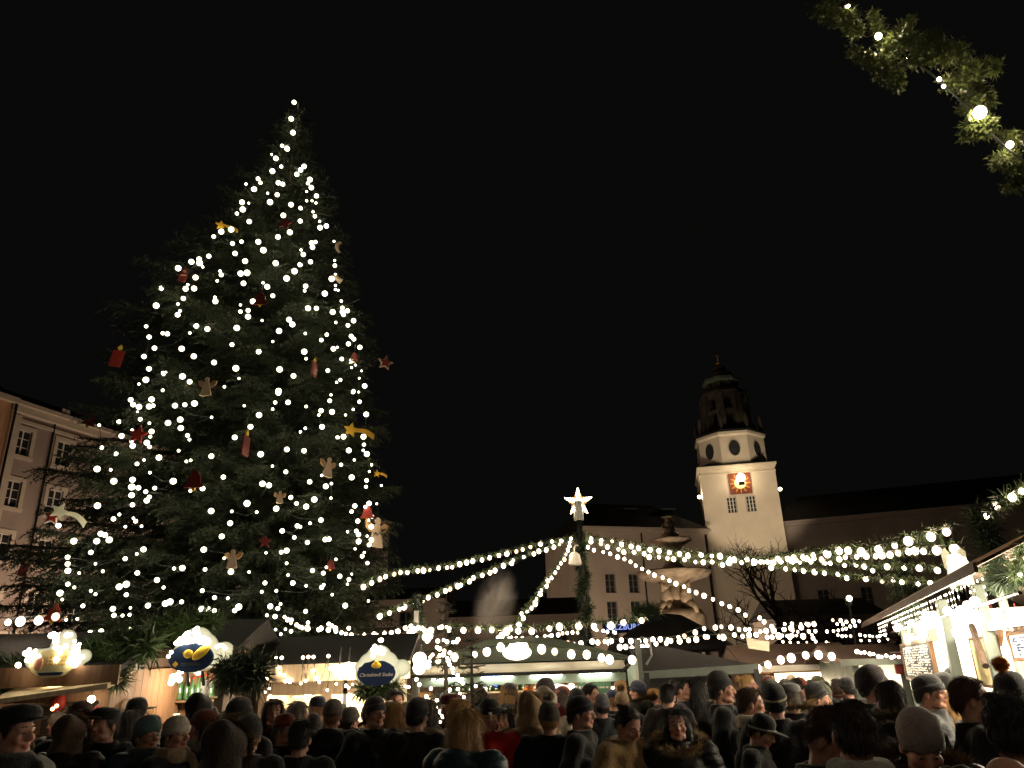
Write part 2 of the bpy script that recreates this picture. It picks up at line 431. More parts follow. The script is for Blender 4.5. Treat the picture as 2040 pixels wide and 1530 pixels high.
MB().box((0,0,zt-.5), (tw+.14, tw+.14, .16)).box((0,0,zt+.12), (tw+.25, tw+.25, .24)).box((0,0,zt+.34), (tw+.5, tw+.5, .2)).build('cornice', M['plaster_tower'], tower)
oz0, oz1 = zt+.44, tz(857, 1465)
orr = (at(1530,870,TY).x-at(1397,870,TY).x)/2*1.06
MB().lathe([(h*1.44, oz0), (orr*.98, oz0+.75), (orr*.5, oz0+.8)], 4, a0=R(45)).build('corner_roof', M['roof_dark'], tower)
MB().lathe([(orr*1.02, oz0), (orr*1.03, oz0+.35), (orr, oz0+.42)], 8, a0=R(25)).build('octagon_plinth', M['plaster_tower'], tower)
octo = [(orr, oz0-.2), (orr, oz1-.5), (orr*1.06, oz1-.3), (orr*1.06, oz1)]
MB().lathe(octo, 8, a0=R(22.5+2)).build('octagon_stage', M['plaster_tower'], tower)
ap = orr*math.cos(R(22.5)); zo = tz(890, 1467)
ov = MB(); 
for k in range(3): pass
def oval(rx, rz, th, n=20): return [(rx*math.cos(2*math.pi*i/n), rz*math.sin(2*math.pi*i/n)) for i in range(n)]
ovp = MB().plate(oval(.66, .98, .1), .08).mesh('oval_pane'); ovp.materials.append(M['glass'])
rim = MB()
for i in range(20):
    a, b_ = 2*math.pi*i/20, 2*math.pi*(i+1)/20
    rim.tube([(.68*math.cos(a), -.05, 1.0*math.sin(a)), (.68*math.cos(b_), -.05, 1.0*math.sin(b_))], .05, 5)
rmm = rim.mesh('oval_frame'); rmm.materials.append(M['plaster_trim'])
for k in (-2,-1,0,1,2):
    a = R(2+45*k-90); 
    o = link('oval_window', rmm, None, tower, (math.cos(a)*(ap+.02), math.sin(a)*(ap+.02), zo)); o.rotation_euler = (0,0,a+R(90)); link('pane', ovp, None, o)
bz0, bz1 = oz1, tz(772, 1452)
MB().lathe([(orr*1.08, bz0), (orr*1.08, bz0+.25), (orr*.82, bz0+.9), (orr*.8,bz0+1.0)], 8, a0=R(30)).build('terrace_roof', M['roof_dark'], tower)
br = orr*.60; H = bz1-bz0-1.0; bel = MB()
for k in range(8):
    a = R(30+45*k); bel.box((br*math.cos(a), br*math.sin(a), bz0+1+H/2), (.95,.95,H), Matrix.Rotation(a,3,'Z'))
    a2 = R(30+22.5+45*k); rr = br*math.cos(R(22.5)); T = Matrix.Rotation(a2-R(90),3,'Z'); wd = 2*br*math.sin(R(22.5))-.8
    for (zb, zt2) in ((H*.42, H*.54), (H*.86, H*1.0)):
        n = 8
        for i in range(n):       # arch ring over each opening
            t0, t1 = math.pi*i/n, math.pi*(i+1)/n
            x0, x1 = wd/2*math.cos(t0), wd/2*math.cos(t1); y0, y1 = wd/2*math.sin(t0), wd/2*math.sin(t1)
            zz = bz0+1+zb-wd*.25
            q = [(x0,zz+y0*.9),(x1,zz+y1*.9),(x1,bz0+1+zt2),(x0,bz0+1+zt2)]
            vs = []
            for yy in (rr-.3, rr+.3):
                for (x, z) in q: vs.append(T @ Vector((x, yy, 0))+Vector((0,0,z)))
            bel.add(vs, [(0,1,2,3),(4,7,6,5),(0,4,5,1),(2,6,7,3)])
bel.lathe([(br*1.12, bz1-.25), (br*1.15, bz1)], 8, a0=R(30)).lathe([(br*.45, bz0+.9),(br*.45,bz1-.3)], 8)
bel.build('belfry', M['belfry'], tower)
ur = br*.86
MB().lathe([(br*1.15, bz1), (br*1.2, bz1+.35), (br*1.02, bz1+.9)], 8, a0=R(30)).build('belfry_cornice', M['belfry'], tower)
z2 = bz1+.9
up = MB()
for k in range(8):
    a = R(30+45*k); up.box((ur*.8*math.cos(a), ur*.8*math.sin(a), z2+.5), (.5,.5,1.1), Matrix.Rotation(a,3,'Z'))
up.lathe([(ur*.8, z2-.1), (ur*.8, z2+1.0)], 8, a0=R(30)); up.build('attic', M['belfry'], tower)
MB().lathe([(ur*.95, z2+1.0), (ur*1.12, z2+1.15), (ur*1.1, z2+1.5), (ur*.6, z2+1.75)], 8, a0=R(30)).build('upper_cornice', M['copper'], tower)
zf = tz(692, 1441); q = zf-(z2+1.7)
MB().lathe([(ur*.72, z2+1.6), (ur*.8, z2+1.7+q*.14), (ur*.66, z2+1.7+q*.3), (ur*.3, z2+1.7+q*.38), (ur*.3, z2+1.7+q*.52), (ur*.4, z2+1.7+q*.56), (ur*.26, z2+1.7+q*.68), (ur*.08, z2+1.7+q*.78), (.06, zf-.7)], 12).build('onion_dome', M['belfry'], tower, True)
fi = MB().ell((0,0,zf-.5), .32, 10, 6).tube([(0,0,zf-.4),(0,0,zf+.9)], .05, 6).box((0,0,zf+.6), (.5,.06,.06)); fi.build('finial', M['gold'], tower, True)
for k in range(8):
    a = R(30+45*k); x, y = orr*.95*math.cos(a), orr*.95*math.sin(a)
    MB().lathe([(.28,0),(.3,.25),(.18,.5),(.25,1.1),(.3,1.6),(.16,1.95),(.2,2.15),(.12,2.35)], 8, (x,y,bz0+.1)).build('corner_statue', M['belfry'], tower, True)
# clock
kz = tz(963, 1478); ks = 38/1500*TY*1.12
clk = empty('clock_face', (0.02*tw, -h-.06, kz)); clk.parent = tower
MB().box((0,0,0), (ks, .1, ks)).build('dial', M['dial_red'], clk)
num = MB()
for k in range(12):
    a = 2*math.pi*k/12; num.box((math.sin(a)*ks*.38, -.07, math.cos(a)*ks*.38), (.1, .04, ks*.17), Matrix.Rotation(a,3,'Y'))
num.build('hour_marks', M['gold'], clk)
MB().plate(oval(ks*.27, ks*.27, .1), .04, -.07).build('dial_centre', M['cream'], clk)
MB().box((.02,-.1,.2), (.1,.03,ks*.4)).box((.25,-.1,.1), (ks*.3,.03,.1), Matrix.Rotation(R(-25),3,'Y')).build('clock_hands', M['black'], clk)
def flood(x, y, z, parent, aim, energy, ang=120, r=.22, blend=.6):
    f = empty('flood_lamp', (x,y,z)); f.parent = parent
    o = link('lamp_glass', bulb_mesh('flood_bulb', M['flood']), None, f); o.scale = (r,r,r)
    MB().box((0,0,-r*1.3), (r*1.2,r*1.2,r*.6)).build('lamp_housing', M['black'], f)
    l = bpy.data.lights.new('flood_light', 'SPOT'); l.energy = energy; l.color = (1,.78,.52); l.spot_size = R(ang); l.spot_blend = blend; l.shadow_soft_size = .3
    lo = bpy.data.objects.new('flood_light', l); COL.objects.link(lo); lo.parent = f; lo.location = (0,-.35,0)
    lo.rotation_euler = Vector(aim).to_track_quat('-Z','Y').to_euler(); return f
flood(.03*tw, -h-1.0, kz+.45, tower, (0,1,.12), 380, 150, .5)
flood(-h-.3, -h+.6, tz(984,1410), tower, (.9,.3,.5), 500, 140)
flood(h+.45, -h+1.5, tz(972,1551), tower, (-.9,.3,.5), 500, 140)

# residence wings left and right of the tower
def wing(name, label, xa, xb, y, ztop, m, wx, rows, pr, rz=0, roofh=4.5, piers=()):
    b = empty(name, (xa.x, y, 0), math.atan2(xb.y-xa.y, xb.x-xa.x), label, 'building')
    L = (Vector((xb.x, xb.y))-Vector((xa.x, xa.y))).length
    w_, h_ = pr[3], pr[4]; xs = [0]; zs = [0]
    for x in wx: xs += [x-w_/2, x+w_/2]
    xs.append(L)
    for z in sorted(rows): zs += [z-h_/2, z+h_/2]
    zs.append(ztop)
    ops = {(i, j) for i in range(1, len(xs)-1, 2) for j in range(1, len(zs)-1, 2)}
    wall_open(xs, zs, ops, .3).build('wall', m, b)
    MB().box((L/2, 7, ztop/2), (L-.02, 13, ztop-.02)).build('rear_walls', m, b)
    MB().box((L/2,-.15,ztop+.15), (L+.6,.7,.3)).box((L/2,-.3,ztop+.4), (L+.9,1,.22)).build('cornice', m, b)
    MB().add([(-.4,-.8,ztop+.5),(L+.4,-.8,ztop+.5),(L-3,6.5,ztop+roofh),(3,6.5,ztop+roofh),(L+.4,14,ztop+.5),(-.4,14,ztop+.5)], [(0,1,2,3),(3,2,4,5),(0,3,5),(1,4,2)]).build('roof', M['roof_dark'], b)
    for x in wx:
        for z in rows: put_window(pr[:3], b, x, z-h_/2)
    for x in piers: MB().tube([(x,-.1,0),(x,-.1,ztop)], .09, 8).build('downpipe', M['roof_dark'], b)
    return b, L
wr = (*window_proto(1.15, 1.95, .12, 2, 3, .26, M['plaster_res'], 'frame_grey'), 1.15, 1.95)
xa, xb = at(1174,1200,80), at(1418,1190,84)
zl = at(1300,1062,82).z
k = 80/1500
res, L = wing('residence_wing', 'pale long palace wing with few windows left of the clock tower', xa, xb, xa.y, zl, M['plaster_res'], [(1218-1174)*k*1.06, (1265-1174)*k*1.06, (1370-1174)*k*1.05], [at(1240,1160,80).z, at(1240,1216,80).z, at(1240,1280,80).z], wr, piers=[(1288-1174)*k*1.06])
for px in (1255, 1330):
    q = at(px, 1026, 86); dm = empty('dormer', (0,0,0)); dm.parent = res
    lp = res.matrix_basis.inverted() @ q
    MB().box((lp.x, lp.y+1.2, lp.z), (1.5,2.4,1.1)).build('dormer_box', M['roof_dark'], dm); MB().box((lp.x,lp.y-.02,lp.z), (1.0,.05,.5)).build('dormer_pane', M['glass'], dm)
    MB().box((lp.x,lp.y+1.0,lp.z+.62), (1.8,2.8,.12)).build('dormer_roof', M['copper'], dm)
xa, xb = at(1562,1180,86), at(2300,1150,74)
zr_ = at(1720,1037,83).z
kx = [4+4.3*i for i in range(9)]
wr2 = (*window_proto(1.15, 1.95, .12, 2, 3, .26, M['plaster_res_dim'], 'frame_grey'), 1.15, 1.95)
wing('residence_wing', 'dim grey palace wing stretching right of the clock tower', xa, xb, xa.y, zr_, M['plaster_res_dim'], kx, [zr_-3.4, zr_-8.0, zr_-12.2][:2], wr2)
# low pale buildings beyond the stalls, between the tall tree and the pole
def low_house(label, pa, pb, pyt, Y, m, roof=2.0, depth=8, name='low_building'):
    A, B = at(pa, pyt, Y), at(pb, pyt, Y); b = empty(name, (A.x, Y, 0), 0, label, 'building'); L = B.x-A.x; z = A.z
    MB().box((L/2, depth/2, z/2), (L, depth, z)).build('wall', m, b)
    MB().add([(-.3,-.4,z),(L+.3,-.4,z),(L+.3,depth/2,z+roof),(-.3,depth/2,z+roof),(L+.3,depth+.4,z),(-.3,depth+.4,z)], [(0,1,2,3),(3,2,4,5),(0,3,5),(1,4,2)]).build('roof', M['roof_dark'], b)
    n = max(1, int(L/4)); pr = window_proto(1.0, 1.5, .12, 2, 2, .05, None, 'frame_grey')
    for i in range(n):
        zz = z-2.4
        if zz > .5:
            o = link('window', pr[0], None, b, (L*(i+.5)/n, -.12, zz)); link('pane', pr[1], None, o)
    return b
low_house('low pale arcade building far behind the awning stall', 835, 1172, 1232, 62, M['plaster_res'], 1.6)
low_house('tall narrow plastered house just right of the tall tree, behind the garlands', 735, 885, 1196, 58, M['plaster_res'], 1.2)
low_house('dim distant block behind the right hand stalls', 1560, 1760, 1228, 60, M['plaster_res'], 1.5)
# blue lit sign SALZBURG
def text_mesh(txt, size, ext=.01, align='CENTER', shear=0):
    c = bpy.data.curves.new('lettering', 'FONT'); c.body = txt; c.size = size; c.extrude = ext; c.align_x = align; c.shear = shear; c.resolution_u = 3
    o = bpy.data.objects.new('lettering', c); COL.objects.link(o); dg = bpy.context.evaluated_depsgraph_get()
    me = bpy.data.meshes.new_from_object(o.evaluated_get(dg)); bpy.data.objects.remove(o); return me
q = at(1244, 1254, 40)
sg = empty('lit_sign', (q.x, 40, q.z), 0, 'blue lit SALZBURG lettering sign low behind the dark conical roof', 'sign')
MB().box((0,.08,.15), (2.2,.08,.62)).build('sign_board', M['navy'], sg)
o = link('lettering', text_mesh('SALZBURG', .38), M['blue_sign'], sg, (0,0,0)); o.rotation_euler = (R(90),0,0)
for x in (-.8,.8): MB().box((x,.12,-q.z/2), (.08,.08,q.z)).build('sign_post', M['post_green'], sg)

# ------------------------------------------------------------------ fountain
FY = 58.0
fb = at(1350, 1215, FY); fo = empty('baroque_fountain', (fb.x, FY, 0), 0, 'pale marble fountain with two stacked basins and a statue on top, before the palace', 'fountain')
fz = lambda py: at(1345, py, FY).z
kf = FY/1500*1.08
MB().lathe([(4.2,0),(4.3,1.2),(3.9,1.3),(3.8,.6),(2.2,.7),(2.0,fz(1216)-.5),(1.7,fz(1216))], 24).build('pedestal', M['stone'], fo, True)
fg = MB()       # carved figures that carry the great basin
for kk in range(4):
    a = R(35+90*kk); x, y = math.cos(a)*1.0, math.sin(a)*1.0; z0 = fz(1216)-.1; H = fz(1163)-z0
    fg.ell((x,y,z0+H*.5), (.5,.5,H*.32)).ell((x*1.1,y*1.1,z0+H*.86), (.24,.26,.3)).tube([(x*1.25,y*1.25,z0+H*.7),(x*1.4,y*1.4,z0+H*1.02)], [.17,.11], 7).tube([(x*.85,y*.85,z0+H*.68),(x*.7,y*.7,z0+H*1.05)], [.17,.11], 7)
    fg.tube([(x*1.1,y*1.1,z0+H*.3),(x*1.75,y*1.75,z0+H*.15),(x*1.9,y*1.9,z0-.2)], [.32,.24,.14], 7)
    fg.tube([(x*1.1-y*.3,y*1.1+x*.3,z0+H*.3),(x*1.4-y*.6,y*1.4+x*.6,z0)], [.26,.14], 7)
fg.ell((0,0,fz(1190)), (.8,.8,(fz(1163)-fz(1216))*.55)); fg.build('carved_figures', M['stone'], fo, True)
rb = 135/2*kf; zb = fz(1142)
scal = lambda a, z: 1+.015*math.cos(a*12)
MB().lathe([(.9,fz(1168)),(rb*.45,fz(1160)),(rb*.86,zb-.35),(rb,zb),(rb*.97,zb+.12),(rb*.5,zb-.05)], 36, fn=scal).build('great_basin', M['stone'], fo, True)
MB().lathe([(.7,zb-.1),(.95,zb+.3),(.6,zb+.7),(.5,fz(1088)-.9),(.75,fz(1088)-.2)], 14).build('stem', M['stone'], fo, True)
r2 = 38*kf; z2f = fz(1077)
MB().lathe([(.6,z2f-.75),(r2*.6,z2f-.45),(r2,z2f),(r2*.95,z2f+.1),(r2*.3,z2f+.2)], 28, fn=lambda a, z: 1+.04*math.cos(a*14)).build('small_basin', M['stone'], fo, True)
st = MB(); H = fz(1032)-z2f
st.ell((0,0,z2f+H*.12), (.75,.6,.5)).ell((.02,0,z2f+H*.45), (.42,.36,H*.27)).ell((.0,0,z2f+H*.68), (.46,.34,.38)).ell((-.06,-.05,z2f+H*.92), (.24,.27,.3))
st.tube([(.4,0,z2f+H*.72),(.5,-.1,z2f+H*.85),(.12,-.12,z2f+H*1.04)], [.15,.13,.09], 7).tube([(-.4,0,z2f+H*.72),(-.55,-.15,z2f+H*.55),(-.2,-.35,z2f+H*.5)], [.15,.13,.09], 7)
st.tube([(.18,0,z2f+H*.35),(.25,-.2,z2f+H*.2),(.15,0,z2f)], [.25,.2,.14], 7).tube([(-.18,0,z2f+H*.35),(-.3,-.1,z2f+H*.2),(-.25,.05,z2f)], [.25,.2,.14], 7)
st.ell((-.05,-.05,z2f+H*1.05), (.5,.3,.1)); st.build('statue', M['stone'], fo, True)

# ------------------------------------------------------------------ bare tree before the tower
def bare_tree(label, base, H, seed, spread=.55):
    r = random.Random(seed); tr = empty('bare_tree', base, 0, label, 'tree', 'bare winter trees before the palace')
    tk, tg = MB(), MB()
    def grow(p, d, ln, rad, dep):
        pts = [p]; q = p
        for i in range(3):
            d = (d+Vector((r.gauss(0,.13), r.gauss(0,.13), .06))).normalized(); q = q+d*ln/3; pts.append(q)
        (tk if dep < 3 else tg).tube(pts, [rad, rad*.88, rad*.76, rad*.62], 6 if dep < 3 else 3, dep < 1)
        if dep >= 6: return
        for i in range(r.choice((2,3,3)) if dep < 5 else 2):
            a = Vector((r.gauss(0,1), r.gauss(0,1), r.gauss(.1,.6))).normalized()
            grow(pts[-1 if i else -2], (d*(1-spread)+a*spread).normalized(), ln*r.uniform(.62,.85), rad*.6, dep+1)
    for s in (-1, 1):
        grow(Vector((s*.45,0,0)), Vector((s*.1,0,1)).normalized(), H*.28, .34, 0)
    tk.build('trunk', M['bark'], tr, True); o = tg.build('twigs', M['twig'], tr); o['kind'] = 'stuff'
b = at(1530, 1280, 52); b.z = 0
bare_tree('bare dark winter tree with forked trunk standing before the clock tower', b, at(1530,1050,52).z*1.05, 3)
b = at(1760, 1280, 60); b.z = 0
bare_tree('smaller bare tree behind the roof of the bright right hand stall', b, at(1760,1130,60).z, 11)
# street lamp between them
q = at(1690, 1195, 34); sl = empty('street_or_fill_lamp', (q.x,34,0), 0, 'slim old street lamp with small lit lantern before the dim palace wing', 'street lamp')
MB().tube([(0,0,0),(0,0,q.z-.25)], [.09,.05], 8).build('pole', M['post_green'], sl)
MB().lathe([(.12,q.z-.25),(.2,q.z+.1),(.05,q.z+.25)], 6).build('lantern', M['post_green'], sl)
o = link('bulb', BULB, None, sl, (0,-.12,q.z+.05)); o.scale = (.14,)*3
def point(parent, loc, energy, col=(1,.8,.55), r=.3):
    l = bpy.data.lights.new('lamp_light', 'POINT'); l.energy = energy; l.color = col; l.shadow_soft_size = r
    o = bpy.data.objects.new('lamp_light', l); COL.objects.link(o); o.parent = parent; o.location = loc; return o
# unseen lamps added behind the stalls to brighten the house fronts
def added_lamp(label, x, y, z, e, lit_name='street_or_fill_lamp'):
    s = empty(lit_name, (x,y,0), 0, label, 'street lamp')
    MB().lathe([(.18,0),(.14,.6),(.06,.8),(.05,z-.3)], 8).build('pole', M['post_green'], s)
    MB().lathe([(.14,z-.3),(.05,z-.26)], 6).lathe([(.3,z+.38),(.06,z+.6)], 6).build('lantern_cap', M['post_green'], s)
    o = link('bulb', BULB, None, s, (0,0,z)); o.scale = (.2,.2,.28); point(s, (0,0,z+.02), e, (1,.72,.48)); return s
added_lamp('tall added fill lamp before the grey building, hidden low behind the tall tree', *(P0+d*12+Vector((9,-2,0))).xy, 4.6, 7600)
added_lamp('tall added fill lamp near the left end of the grey building', *(P0+d*2+Vector((8.5,-2,0))).xy, 4.6, 7600)
added_lamp('tall added fill lamp before the far end of the grey building', *(P0+d*28+Vector((9,-2,0))).xy, 4.6, 6500)
q = at(1215, 1310, 70); added_lamp('added fill lamp before the pale palace wing', q.x, 70, 4.2, 1300)
q = at(1000, 1310, 52); added_lamp('added fill lamp before the low arcade building', q.x, 52, 4.2, 900)
q = at(1415, 1310, 68); added_lamp('added fill lamp beside the fountain, before the tower', q.x, 68, 4.5, 1600)
q = at(1800, 1310, 62); added_lamp('added fill lamp before the dim palace wing', q.x, 62, 4.5, 700)
# flood lamp added before the fountain to brighten its basins
lo = flood(0, -8.5, .5, fo, (0,1,.95), 4200, 70, .15)
for sx in (-1, 1):
    fm = empty('added_flood_mast', (tcx+sx*11, TY-26, 0), 0, ('left' if sx < 0 else 'right')+' one of two added low floodlight masts aimed up at the clock tower', 'floodlight')  # hidden masts added to brighten the tower shaft
    MB().tube([(0,0,0),(0,0,3.2)], [.09,.07], 8).build('mast', M['post_green'], fm); flood(0, 0, 3.4, fm, (-sx*11, 26, 16.5), 17500, 25, .14, .45)
for px_, e_ in ((1290, 3200), (1650, 7000)):
    q = at(px_, 1300, 66); fm = empty('added_flood_mast', (q.x, 66, 0), 0, 'added low floodlight mast aimed at the palace wing '+('left' if px_ < 1400 else 'right')+' of the tower', 'floodlight')  # hidden masts added to brighten the palace wings
    MB().tube([(0,0,0),(0,0,1.8)], [.09,.07], 8).build('mast', M['post_green'], fm); flood(0, 0, 2.0, fm, (0, 15, 7), e_, 120, .1, 1.0)
# ------------------------------------------------------------------ the tall Christmas tree
TYY = 16.5
tb = at(492, 1345, TYY); TX = tb.x
edge = [(203,583,590),(262,555,605),(300,525,605),(340,515,640),(380,470,655),(430,425,668),(480,405,690),(530,330,690),(600,268,715),(660,245,735),(720,235,752),(780,222,748),(850,180,752),(920,160,770),(1000,90,768),(1100,50,762),(1200,40,775),(1300,70,770)]
ez, el, er = [], [], []
for (py, xl, xr) in edge[::-1]:
    A, B = at(xl, py, TYY), at(xr, py, TYY); ez.append((A.z+B.z)/2); el.append(max(TX-A.x, .03)); er.append(max(B.x-TX, .03))
TH = ez[-1]
def env(z, az):
    l, r = np.interp(z, ez, el), np.interp(z, ez, er); c = math.cos(az); f = (l+r)/2*.95
    side = r if c > 0 else l
    return math.sqrt((side*c)**2+(f*math.sin(az))**2)
tree = empty('christmas_tree', (TX, TYY, 0), 0, 'towering dark fir covered in warm white lights and wooden ornaments, taller than everything', 'tree')
MB().tube([(0,0,0),(0.02,0,3),(-.02,0,7),(0,0,TH-1.2),(0,0,TH-.05)], [.27,.23,.16,.06,.015], 10).build('trunk', M['bark'], tree, True)
limb = MB(); NP, ND, NL = [], [], []
z = 1.5; rr_ = random.Random(5)
while z < TH-.35:
    n = int(np.interp(z, [1.5, 6, TH], [14, 10, 5])); a0 = rr_.uniform(0, 6.28)
    for k in range(n):
        az = a0+2*math.pi*k/n+rr_.gauss(0,.16); zt_ = z+rr_.gauss(0,.12)
        Rr = env(max(zt_, ez[0]), az)*rr_.choice((rr_.uniform(.72,.95), rr_.uniform(.9,1.03), rr_.uniform(.95,1.06)))
        if Rr < .12: continue
        lift = np.interp(zt_, [1.5, 8, TH], [.06, .02, -.55])*Rr
        p0 = Vector((0,0,min(zt_+lift, TH-.2))); e = Vector((math.cos(az)*Rr, math.sin(az)*Rr, zt_))
        md = p0.lerp(e, .55)+Vector((0,0,.03*Rr if zt_ > 8 else -.03*Rr))
        pts = [p0.lerp(md, t/3) if t < 3 else md.lerp(e, (t-3)/3) for t in range(7)]
        limb.tube(pts, [.012+.016*Rr*(1-t/6.3) for t in range(7)], 4, False)
        out = (e-p0).normalized(); side = out.cross(Vector((0,0,1))).normalized()
        ns = max(3, int(Rr*.85/.115)); 
        for i in range(ns):
            t = .16+.84*(i+rr_.random()*.6)/ns; p = p0.lerp(md, t/.55) if t < .55 else md.lerp(e, (t-.55)/.45)
            for s in (-1, 1, 0):
                if s == 0 and rr_.random() < .6 and i < ns-1: continue
                ln = min(.85, .2+.36*Rr*(1-t)+.1)*rr_.uniform(.7,1.15)
                if s == 0: dr = (out*.7+Vector((rr_.gauss(0,.2), rr_.gauss(0,.2), rr_.uniform(-.7,.5)))).normalized(); ln *= .7
                else: dr = (out*.75+side*s*rr_.uniform(.6,1)+Vector((0,0,rr_.uniform(-.45,.12)))).normalized()
                m = max(4, int(ln/.042))
                tt = np.linspace(0.05, 1, m); base = np.array(p)[None,:]+np.array(dr)[None,:]*tt[:,None]*ln
                base[:,2] -= .22*ln*tt**2
                for q in range(4 if zt_ < 6 else 3):
                    NP.append(base); sd = rng.normal(0, .55, (m,3)); ND.append(np.array(dr)[None,:]*.8+sd); NL.append(np.full(m, .085)*rng.uniform(.8,1.3,m))
    z += np.interp(z, [1.5, 8, TH], [.33, .27, .22])
limb.build('limbs', M['bark'], tree)['kind'] = 'stuff'
V, T = blades(np.concatenate(NP), np.concatenate(ND), np.concatenate(NL), .021, .12)
cr = link('crown', tri_mesh('crown', V, T), M['needle'], tree); cr['kind'] = 'stuff'
print('needles', len(T))

def on_tree(px, py, out=.97):
    """point of the crown's near surface seen at a pixel"""
    Y = TYY
    for _ in range(8):
        p = at(px, py, Y); dx = p.x-TX; l, r = np.interp(p.z, ez, el), np.interp(p.z, ez, er); side = r if dx > 0 else l
        u = min(1, abs(dx)/max(side, .05)); f = (l+r)/2*.95
        Y = .5*Y+.5*(TYY-f*math.sqrt(max(0, 1-u*u))*out)
    return at(px, py, Y)
A_ = "547,70 530,168 540,248 477,324,2 506,342 415,376,1 440,399 472,447,2 420,474 606,446 585,467 563,492 336,518,2 350,541,2 265,549,1 312,580 455,542 480,550 640,523 628,545,2 648,570 678,619 621,593,1 621,647,1 652,647,1 675,660,1 448,612 392,603,1 406,655 242,656 281,661,1 246,698 212,723,2 284,769 529,670 585,690,2 484,733 583,766 522,832 658,712,1 669,738,2 697,768,1 699,805 736,795 120,828 178,816 76,857,2 186,898,2 239,887,2 337,888 452,859 367,937 201,956 260,1001 439,1013 650,895 672,889,2 655,920 588,935,1 601,962 643,1005 582,1022 549,1060 503,1102 47,972,2 781,885,1 785,997,1 786,1027,2 789,1079,1 767,1105"
B_ = "925,212 1003,185 1008,224 1103,155,2 1040,264,1 791,277 967,371 1216,306,1 1228,344,2 1187,405,1 617,480 866,486 952,483 843,584,2 888,445,1 788,641,1 567,657 809,711,1 785,750 1163,573,1 1168,613 465,868,2 495,976,2 634,938,2 681,944,2 975,864 1087,895 909,935,1 550,1089 443,1174 826,1095 949,1172 494,1300 649,1343 462,1411 391,1454,1 834,1376 907,1431 633,1517,1 1155,1235 1376,1294 1337,1053,2 1386,884 1408,1397,1 1260,1482,1 1425,331 1490,324 1454,431 1423,650,1 1423,718,2 1501,706,2 1500,769"
C_ = "363,381 165,465 123,425,1 222,557,2 20,615 555,460 545,506,1 750,535 858,341,1 858,452,1 858,493,1 887,501,1 918,611,1 929,679,2 980,710 930,720 940,748 830,722 862,828,1 985,858,2 1042,810 579,685 665,685 387,799 421,848 285,914 113,808,1 552,940,1 770,952,2 715,1007,2 222,1022,1 78,1125 541,1125 560,1196,1 837,1096 878,1080,1 1018,968 1045,997 990,1046 1106,1080 922,1199,2 1016,1222 1062,1260,1 1022,1287,1 1122,1320,1 1100,1395,1 781,1317,2 908,1412,2 870,1436,1 291,1305 432,1371 1155,1474 280,1525 1042,1525,2"
D_ = "818,84 843,133 902,155 1030,80 1005,152 1045,143,2 887,207,1 915,282,2 698,306,2 1008,321,1 498,342,1 833,393,1 725,451 1030,406 1017,458,1 825,505,2 838,552 982,520 1010,563,2 1268,143 1368,134,2 1466,121 1197,319 1321,285 1327,371 1395,446,2 1415,488,1 524,570,2 670,634,2 1105,671 882,735,2 953,695,1 1305,601,1 1427,699,1 1383,710,1 477,787 615,795,1 1013,824,1 1250,911 646,911 837,896 829,970 896,978,2 971,1018,2 1062,981,2 827,1053 1007,1072,2 981,1108 836,1151,2 480,1160 703,1249,1 643,1294,2 868,1317,2 845,1287,1 928,1368,1 764,1373,1 84,1363 513,1444 557,1458 240,1520 473,1520 600,1507 1425,1008,1"
E_ = "788,14 756,111,2 887,110 730,178,1 592,239 441,144,1 505,358 345,466 110,262,1 1070,152,1 1310,94,2 1323,33,1 1222,195 1334,207 1199,238,1 1548,5,2 1604,5,1 1613,104,2 1548,182,1 1470,238,1 1681,232 1232,359 1062,373,1 1013,411,1 1450,459 1390,468,2 1653,459 1658,540,2 1650,598,1 1687,635 1504,598 874,588 1049,602 609,637 107,657 728,757,1 864,816,2 1425,744,2 1560,695,1 1735,745,1 1712,813,1 1533,872 229,869,2 627,937 693,953 1106,917 1270,963 1327,935,1 1229,852,1 1685,903,2 1679,968,2 1835,955,1 470,1137 914,1076,2 973,1137,2 1153,1097 1070,1169 766,1190 105,1214 568,1225,1 315,1218,1 1322,1083,1 1565,1162 1532,1220,2 1710,1137 1672,1172,2 1787,1140,1 1740,1272,2 1595,1316 1705,1308,1 1221,1306 298,1338 980,1365,2 1012,1374,1 1110,1338,1 827,1416 1491,1425,1 1580,1417,2 1732,1373 1602,1453 213,1472 950,1483,2 1265,1503 1302,1500 1690,1470,1 1605,1520 1732,1507 18,985"
F_ = "1458,176 1390,222,1 1272,270,2 923,206,2 687,256,2 688,325 690,393 805,417,1 970,322,1 1045,398,1 1395,415,2 1768,370,1 1852,366 1595,487 1662,563,1 1283,530 1211,556 1283,637,2 690,529,2 755,562,1 923,597,1 970,631,1 610,620 633,685,1 842,750,2 1147,780 1325,770,1 1158,845,2 1245,848,1 1316,841,1 1503,747 1680,726 1727,709 1845,709,2 785,883,1 672,892,1 915,1020,2 1027,1008 1325,976,1 1422,965,1 1215,1048,1 1368,1050,2 1685,990 1620,1057,1 1702,1055,1 1785,1050,2 1172,1115 978,1158,2 1343,1247 1420,1050,1 1535,1055,1 1657,1145,1"
